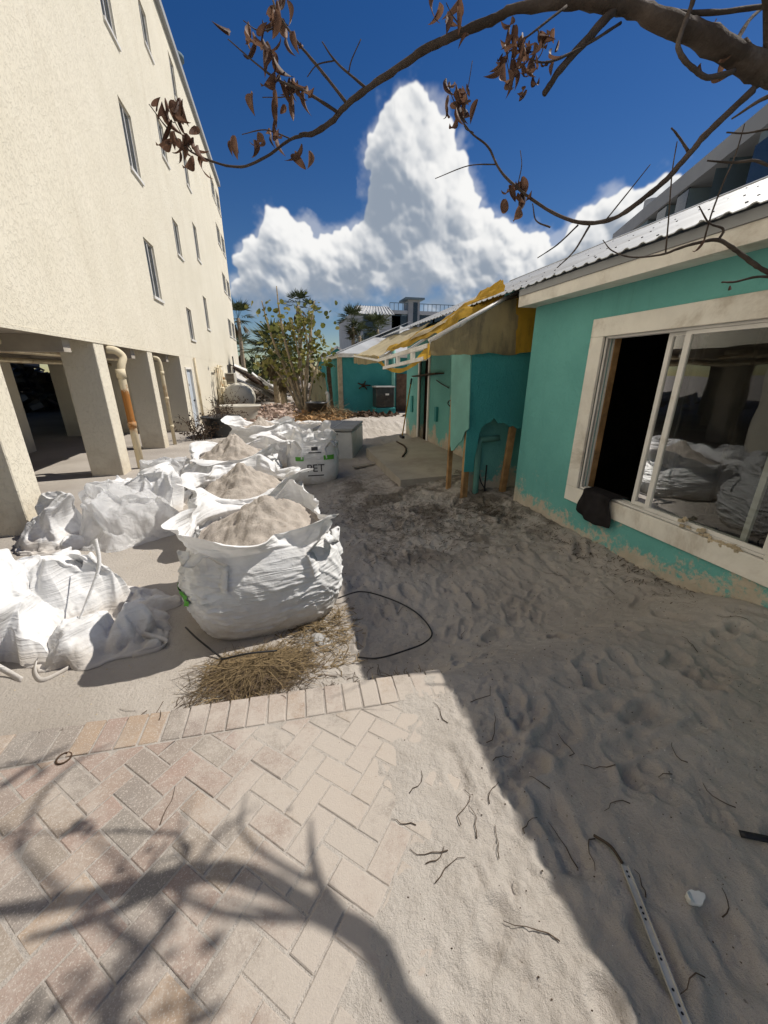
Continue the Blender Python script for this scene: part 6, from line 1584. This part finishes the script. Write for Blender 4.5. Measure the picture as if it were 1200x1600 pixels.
def far_tree(label, px, py, Y, rx, rz, seed, cnt=900):
    q = PY(px, py, Y); root = empty('distant_tree', (q[0], q[1], 0)); tag(root, label, 'tree', 'trees beyond the yard'); r = random.Random(seed)
    A = resample([(q[0], q[1], 0), (q[0]+0.2, q[1], q[2]*0.5), (q[0], q[1], q[2]*0.85)], 4); V, Fc = tube_geo(A, np.linspace(0.3, 0.1, len(A)), 7); part(mesh_np('trunk', V, Fc, 'stem', None, True), root)
    cl = [(q+np.array([r.gauss(0, rx*0.5), r.gauss(0, rx*0.5), r.gauss(-rz*0.6, rz*0.45)]), r.uniform(0.25, 0.55)*min(rx, rz)) for k in range(22)]; pts = []
    for k in range(cnt):
        c_, s = r.choice(cl); v = unit(np.array([r.gauss(0, 1) for _ in range(3)])); pts.append(c_+v*s*r.uniform(0.5, 1.05))
    V, Fc = leaf_cloud(pts, 0.22, seed, False); part(mesh_np('crown', V, Fc, 'fartree'), root)
far_tree('dark rounded tree at the far end of the sandy lane', 392, 572, 75, 3.5, 2.4, 3)
far_tree('bushy green tree beside the rounded one at the lane end', 408, 566, 68, 3.0, 2.6, 4)
far_tree('low dense tree behind the broad fan palm', 448, 560, 60, 3.6, 3.0, 5)
far_tree('wide dark tree behind the sea grape stems', 470, 572, 52, 3.2, 2.4, 6)
far_tree('small tree against the roof of the far wing', 500, 575, 50, 2.4, 2.0, 7)
far_tree('dark tree at the foot of the grey block', 575, 540, 66, 3.2, 3.0, 8)

# ================================================================== FAR BUILDINGS
gh = empty('gabled_cottage', (3.5, 42, 0)); tag(gh, 'small teal cottage with white gable trim beyond the far wing', 'house')
a_ = PY(503, 560, 42); b_ = PY(546, 560, 42); pk = PY(526, 543, 42)
mb = MB(); mb.box(a_[0], 42, 0, b_[0], 47, a_[2]); mb.add([(a_[0], 42, a_[2]), (b_[0], 42, a_[2]), (pk[0], 42, pk[2]), (a_[0], 47, a_[2]), (b_[0], 47, a_[2]), (pk[0], 47, pk[2])], [(0, 1, 2), (3, 5, 4)]); part(mb.build('wall', 'teal_flat'), gh)
for e in (a_, b_):
    s = 1 if e is b_ else -1
    mb = MB(); mb.slab([(e[0]+s*0.35, 41.6, a_[2]-0.12), (e[0]+s*0.35, 47.3, a_[2]-0.12), (pk[0], 47.3, pk[2]+0.12), (pk[0], 41.6, pk[2]+0.12)], (s*0.4, 0, 1), 0.12); part(mb.build('roof', 'bldlight'), gh)
    mb = MB(); mb.bar((e[0]+s*0.35, 41.55, a_[2]-0.18), (pk[0], 41.55, pk[2]+0.05), 0.05, 0.18); part(mb.build('gable_trim', 'white'), gh)
mb = MB(); mb.box(pk[0]-0.35, 41.96, a_[2]-0.2, pk[0]+0.35, 41.99, a_[2]+0.5); part(mb.build('window', 'farglass'), gh)

fb = empty('grey_block', (20, 72, 0)); tag(fb, 'distant grey apartment block with white metal mansard and roof tower', 'building')
YQ = 72.0
def FQ(px, py): return PY(px, py, YQ)
L0 = FQ(547, 500)[0]; M0 = FQ(612, 500)[0]; R0 = FQ(700, 500)[0]+6; zE = FQ(575, 491)[2]; zR = FQ(600, 477)[2]; zT = FQ(650, 484)[2]
wins = []
mb = MB(); mb.box(L0, YQ, 0, M0, YQ+14, zE); part(mb.build('wall', 'bldlight'), fb)
mb = MB(); mb.box(M0+0.02, YQ+1.5, 0, R0, YQ+14, zT-0.6); part(mb.build('wing_wall', 'bldlight'), fb)
mb = MB(); mb.add([(L0-0.4, YQ-0.4, zE), (M0+0.3, YQ-0.4, zE), (M0-0.3, YQ+1.6, zR), (L0+1.6, YQ+1.6, zR), (L0-0.4, YQ+14, zE), (L0+1.6, YQ+12, zR)], [(0, 1, 2, 3), (0, 3, 5, 4)]); part(mb.build('mansard', 'metal_roof'), fb)
for k in range(14):
    t = k/13; mb = MB(); mb.bar((L0-0.4+(M0-L0+0.7)*t, YQ-0.45, zE+0.03), (L0+1.6+(M0-L0-1.9)*t, YQ+1.55, zR+0.03), 0.08, 0.12); part(mb.build('roof_seam', 'white'), fb)
mb = MB(); mb.box(L0+1.6, YQ+1.62, zR-0.1, M0-0.3, YQ+12, zR+0.05); part(mb.build('roof_top', 'bldgrey'), fb)
mb = MB(); mb.box(M0+0.02, YQ+1.2, zT-0.58, R0, YQ+14, zT); part(mb.build('parapet', 'bldlight'), fb)
tx = FQ(641, 470)[0]; tx1 = FQ(659, 470)[0]; tz = FQ(650, 467)[2]
mb = MB(); mb.box(tx, YQ+1.0, 0, tx1, YQ+4, tz); part(mb.build('stair_tower', 'bldgrey'), fb)
mb = MB(); mb.box(tx-0.7, YQ+0.4, tz+0.01, tx1+0.7, YQ+4.6, tz+0.3); part(mb.build('tower_roof', 'bldblue'), fb)
mb = MB(); mb.box(tx+0.9, YQ+0.96, zT-2.8, tx1-0.4, YQ+0.99, tz-0.4); part(mb.build('tower_window', 'farglass'), fb)
for k in range(22):
    xx = M0+(R0-M0)*k/21
    mb = MB(); mb.box(xx-0.04, YQ+1.25, zT, xx+0.04, YQ+1.33, zT+1.1); part(mb.build('rail_post', 'bldblue'), fb)
mb = MB(); mb.box(M0, YQ+1.24, zT+1.1, R0, YQ+1.34, zT+1.2); part(mb.build('hand_rail', 'bldblue'), fb)
for px, py, w_, h_ in ((578, 501, 1.2, 1.5), (622, 500, 1.0, 1.6), (630, 501, 2.2, 1.5), (668, 500, 2.2, 1.5), (690, 500, 1.4, 1.5), (578, 530, 1.2, 1.6), (640, 528, 2.2, 1.6)):
    q = FQ(px, py); yy = YQ-0.06 if px < 610 else YQ+1.44
    mb = MB(); mb.box(q[0]-w_, yy, q[2]-h_, q[0]+w_, yy+0.08, q[2]+h_*0.8); w1 = part(mb.build('window', 'bldblue'), fb)
    mb = MB(); mb.box(q[0]-w_*0.85, yy-0.03, q[2]-h_*0.85, q[0]+w_*0.85, yy-0.01, q[2]+h_*0.6); part(mb.build('pane', 'farglass'), w1); w1.children[0].matrix_parent_inverse = Matrix.Identity(4)

# blue-grey block behind the teal house
gb = empty('balcony_block', (16, 14, 0)); tag(gb, 'blue-grey balcony building with arched windows behind the teal roof', 'building')
Pg = np.array([15.4, 12.8]); eg = unit(np.array([0.392, 0.92])); ng = np.array([-eg[1], eg[0]])   # normal towards the lane
ZG = 9.66
def GQ(px, py, off=0.0):
    d = ray(px, py); P_0 = Pg+ng*off; t = np.dot(P_0, ng)/np.dot(d[:2], ng); q = CAM0+t*d; return float(np.dot(q[:2]-Pg, eg)), float(q[2])
def GP(s, z, off=0.0): p = Pg+eg*s+ng*off; return (p[0], p[1], z)
S0, S1 = -9.0, GQ(963, 364)[0]
def gop(x0, y0, x1, y1): a = GQ(x0, y0); b = GQ(x1, y1); return (min(a[0], b[0]), max(a[0], b[0]), min(a[1], b[1]), max(a[1], b[1]))
ops_px = [(1079, 290, 1120, 330), (1122, 250, 1161, 315), (1048, 300, 1057, 340), (1014, 336, 1027, 356)]
ops = []
for o_ in ops_px:
    a = gop(*o_); ops.append((a[0], a[1], 6.6, 8.95))
ops.sort(); wl = []
ss = sorted(set([S0, S1]+[v for o_ in ops for v in o_[:2]])); mb = MB()
for a, b in zip(ss[:-1], ss[1:]):
    inn = [o_ for o_ in ops if o_[0] <= a+1e-6 and b <= o_[1]+1e-6]
    if inn:
        mb.poly([GP(a, 0), GP(b, 0), GP(b, 6.6), GP(a, 6.6)])
        for s_ in (a, b): mb.poly([GP(s_, 6.6), GP(s_, 6.6, -1.6), GP(s_, 9.0, -1.6), GP(s_, 9.0)])
        mb.poly([GP(a, 6.6), GP(b, 6.6), GP(b, 6.6, -1.6), GP(a, 6.6, -1.6)]); mb.poly([GP(a, 6.6, -1.6), GP(b, 6.6, -1.6), GP(b, 9.0, -1.6), GP(a, 9.0, -1.6)])
    else: mb.poly([GP(a, 0), GP(b, 0), GP(b, 9.02), GP(a, 9.02)])
mb.poly([GP(S1, 0), GP(S1, 0, -12), GP(S1, 9.02, -12), GP(S1, 9.02)])
part(mb.build('wall', 'bldblue'), gb)
mb = MB(); mb.slab([GP(S0, ZG, 0.12), GP(S1+0.15, ZG, 0.12), GP(S1+0.15, ZG, -12), GP(S0, ZG, -12)], (0, 0, 1), 0.60); part(mb.build('roof_band', 'bldgrey'), gb)
for o_ in ops:
    mb = MB(); a, b = o_[0]+0.25, o_[1]-0.25
    if b-a < 0.4: continue
    mb.slab([GP(a, 6.7, -1.55), GP(b, 6.7, -1.55), GP(b, 8.7, -1.55), GP(a, 8.7, -1.55)], (ng[0], ng[1], 0), 0.03); part(mb.build('balcony_door', 'farglass'), gb)
o_ = ops[[i for i, q in enumerate(ops) if q[1]-q[0] == max(z[1]-z[0] for z in ops)][0]]
for o_ in ops:
    if o_[1]-o_[0] < 1.0: continue
    nk = int((o_[1]-o_[0])/0.14)
    for k in range(nk+1):
        s_ = o_[0]+(o_[1]-o_[0])*k/nk; mb = MB(); mb.bar(GP(s_, 6.62, -0.08), GP(s_, 7.55, -0.08), 0.03, 0.03); part(mb.build('baluster', 'bldlight'), gb)
    mb = MB(); mb.bar(GP(o_[0], 7.58, -0.08), GP(o_[1], 7.58, -0.08), 0.07, 0.06); part(mb.build('hand_rail', 'bldlight'), gb)
for px, py, w_ in ((1065, 318, 0.42), (1032, 344, 0.42)):
    s_, z_ = GQ(px, py); pts = [GP(s_-w_, z_-0.9, 0.02), GP(s_+w_, z_-0.9, 0.02)]+[GP(s_+w_*math.cos(a), z_+0.3+w_*math.sin(a)*1.2, 0.02) for a in np.linspace(0, PI, 9)]
    mb = MB(); mb.slab(pts, (ng[0], ng[1], 0), 0.06); part(mb.build('arched_window', 'farglass'), gb)
for o_ in (gop(1183, 222, 1215, 250),):
    mb = MB(); mb.slab([GP(o_[0]-1.2, 7.4, 0.02), GP(o_[1], 7.4, 0.02), GP(o_[1], 8.75, 0.02), GP(o_[0]-1.2, 8.75, 0.02)], (ng[0], ng[1], 0), 0.05); part(mb.build('window', 'farglass'), gb)
q = GQ(1166, 185); mb = MB(); mb.tube([GP(q[0], ZG, -1), GP(q[0], ZG+0.9, -1)], 0.1, 8); part(mb.build('roof_vent', 'darkwood'), gb)
q = GQ(990, 345); mb = MB(); mb.tube([GP(S1-1.5, ZG, -1), GP(S1-1.5, ZG+1.0, -1)], 0.35, 10); part(mb.build('roof_vent', 'bldlight'), gb)
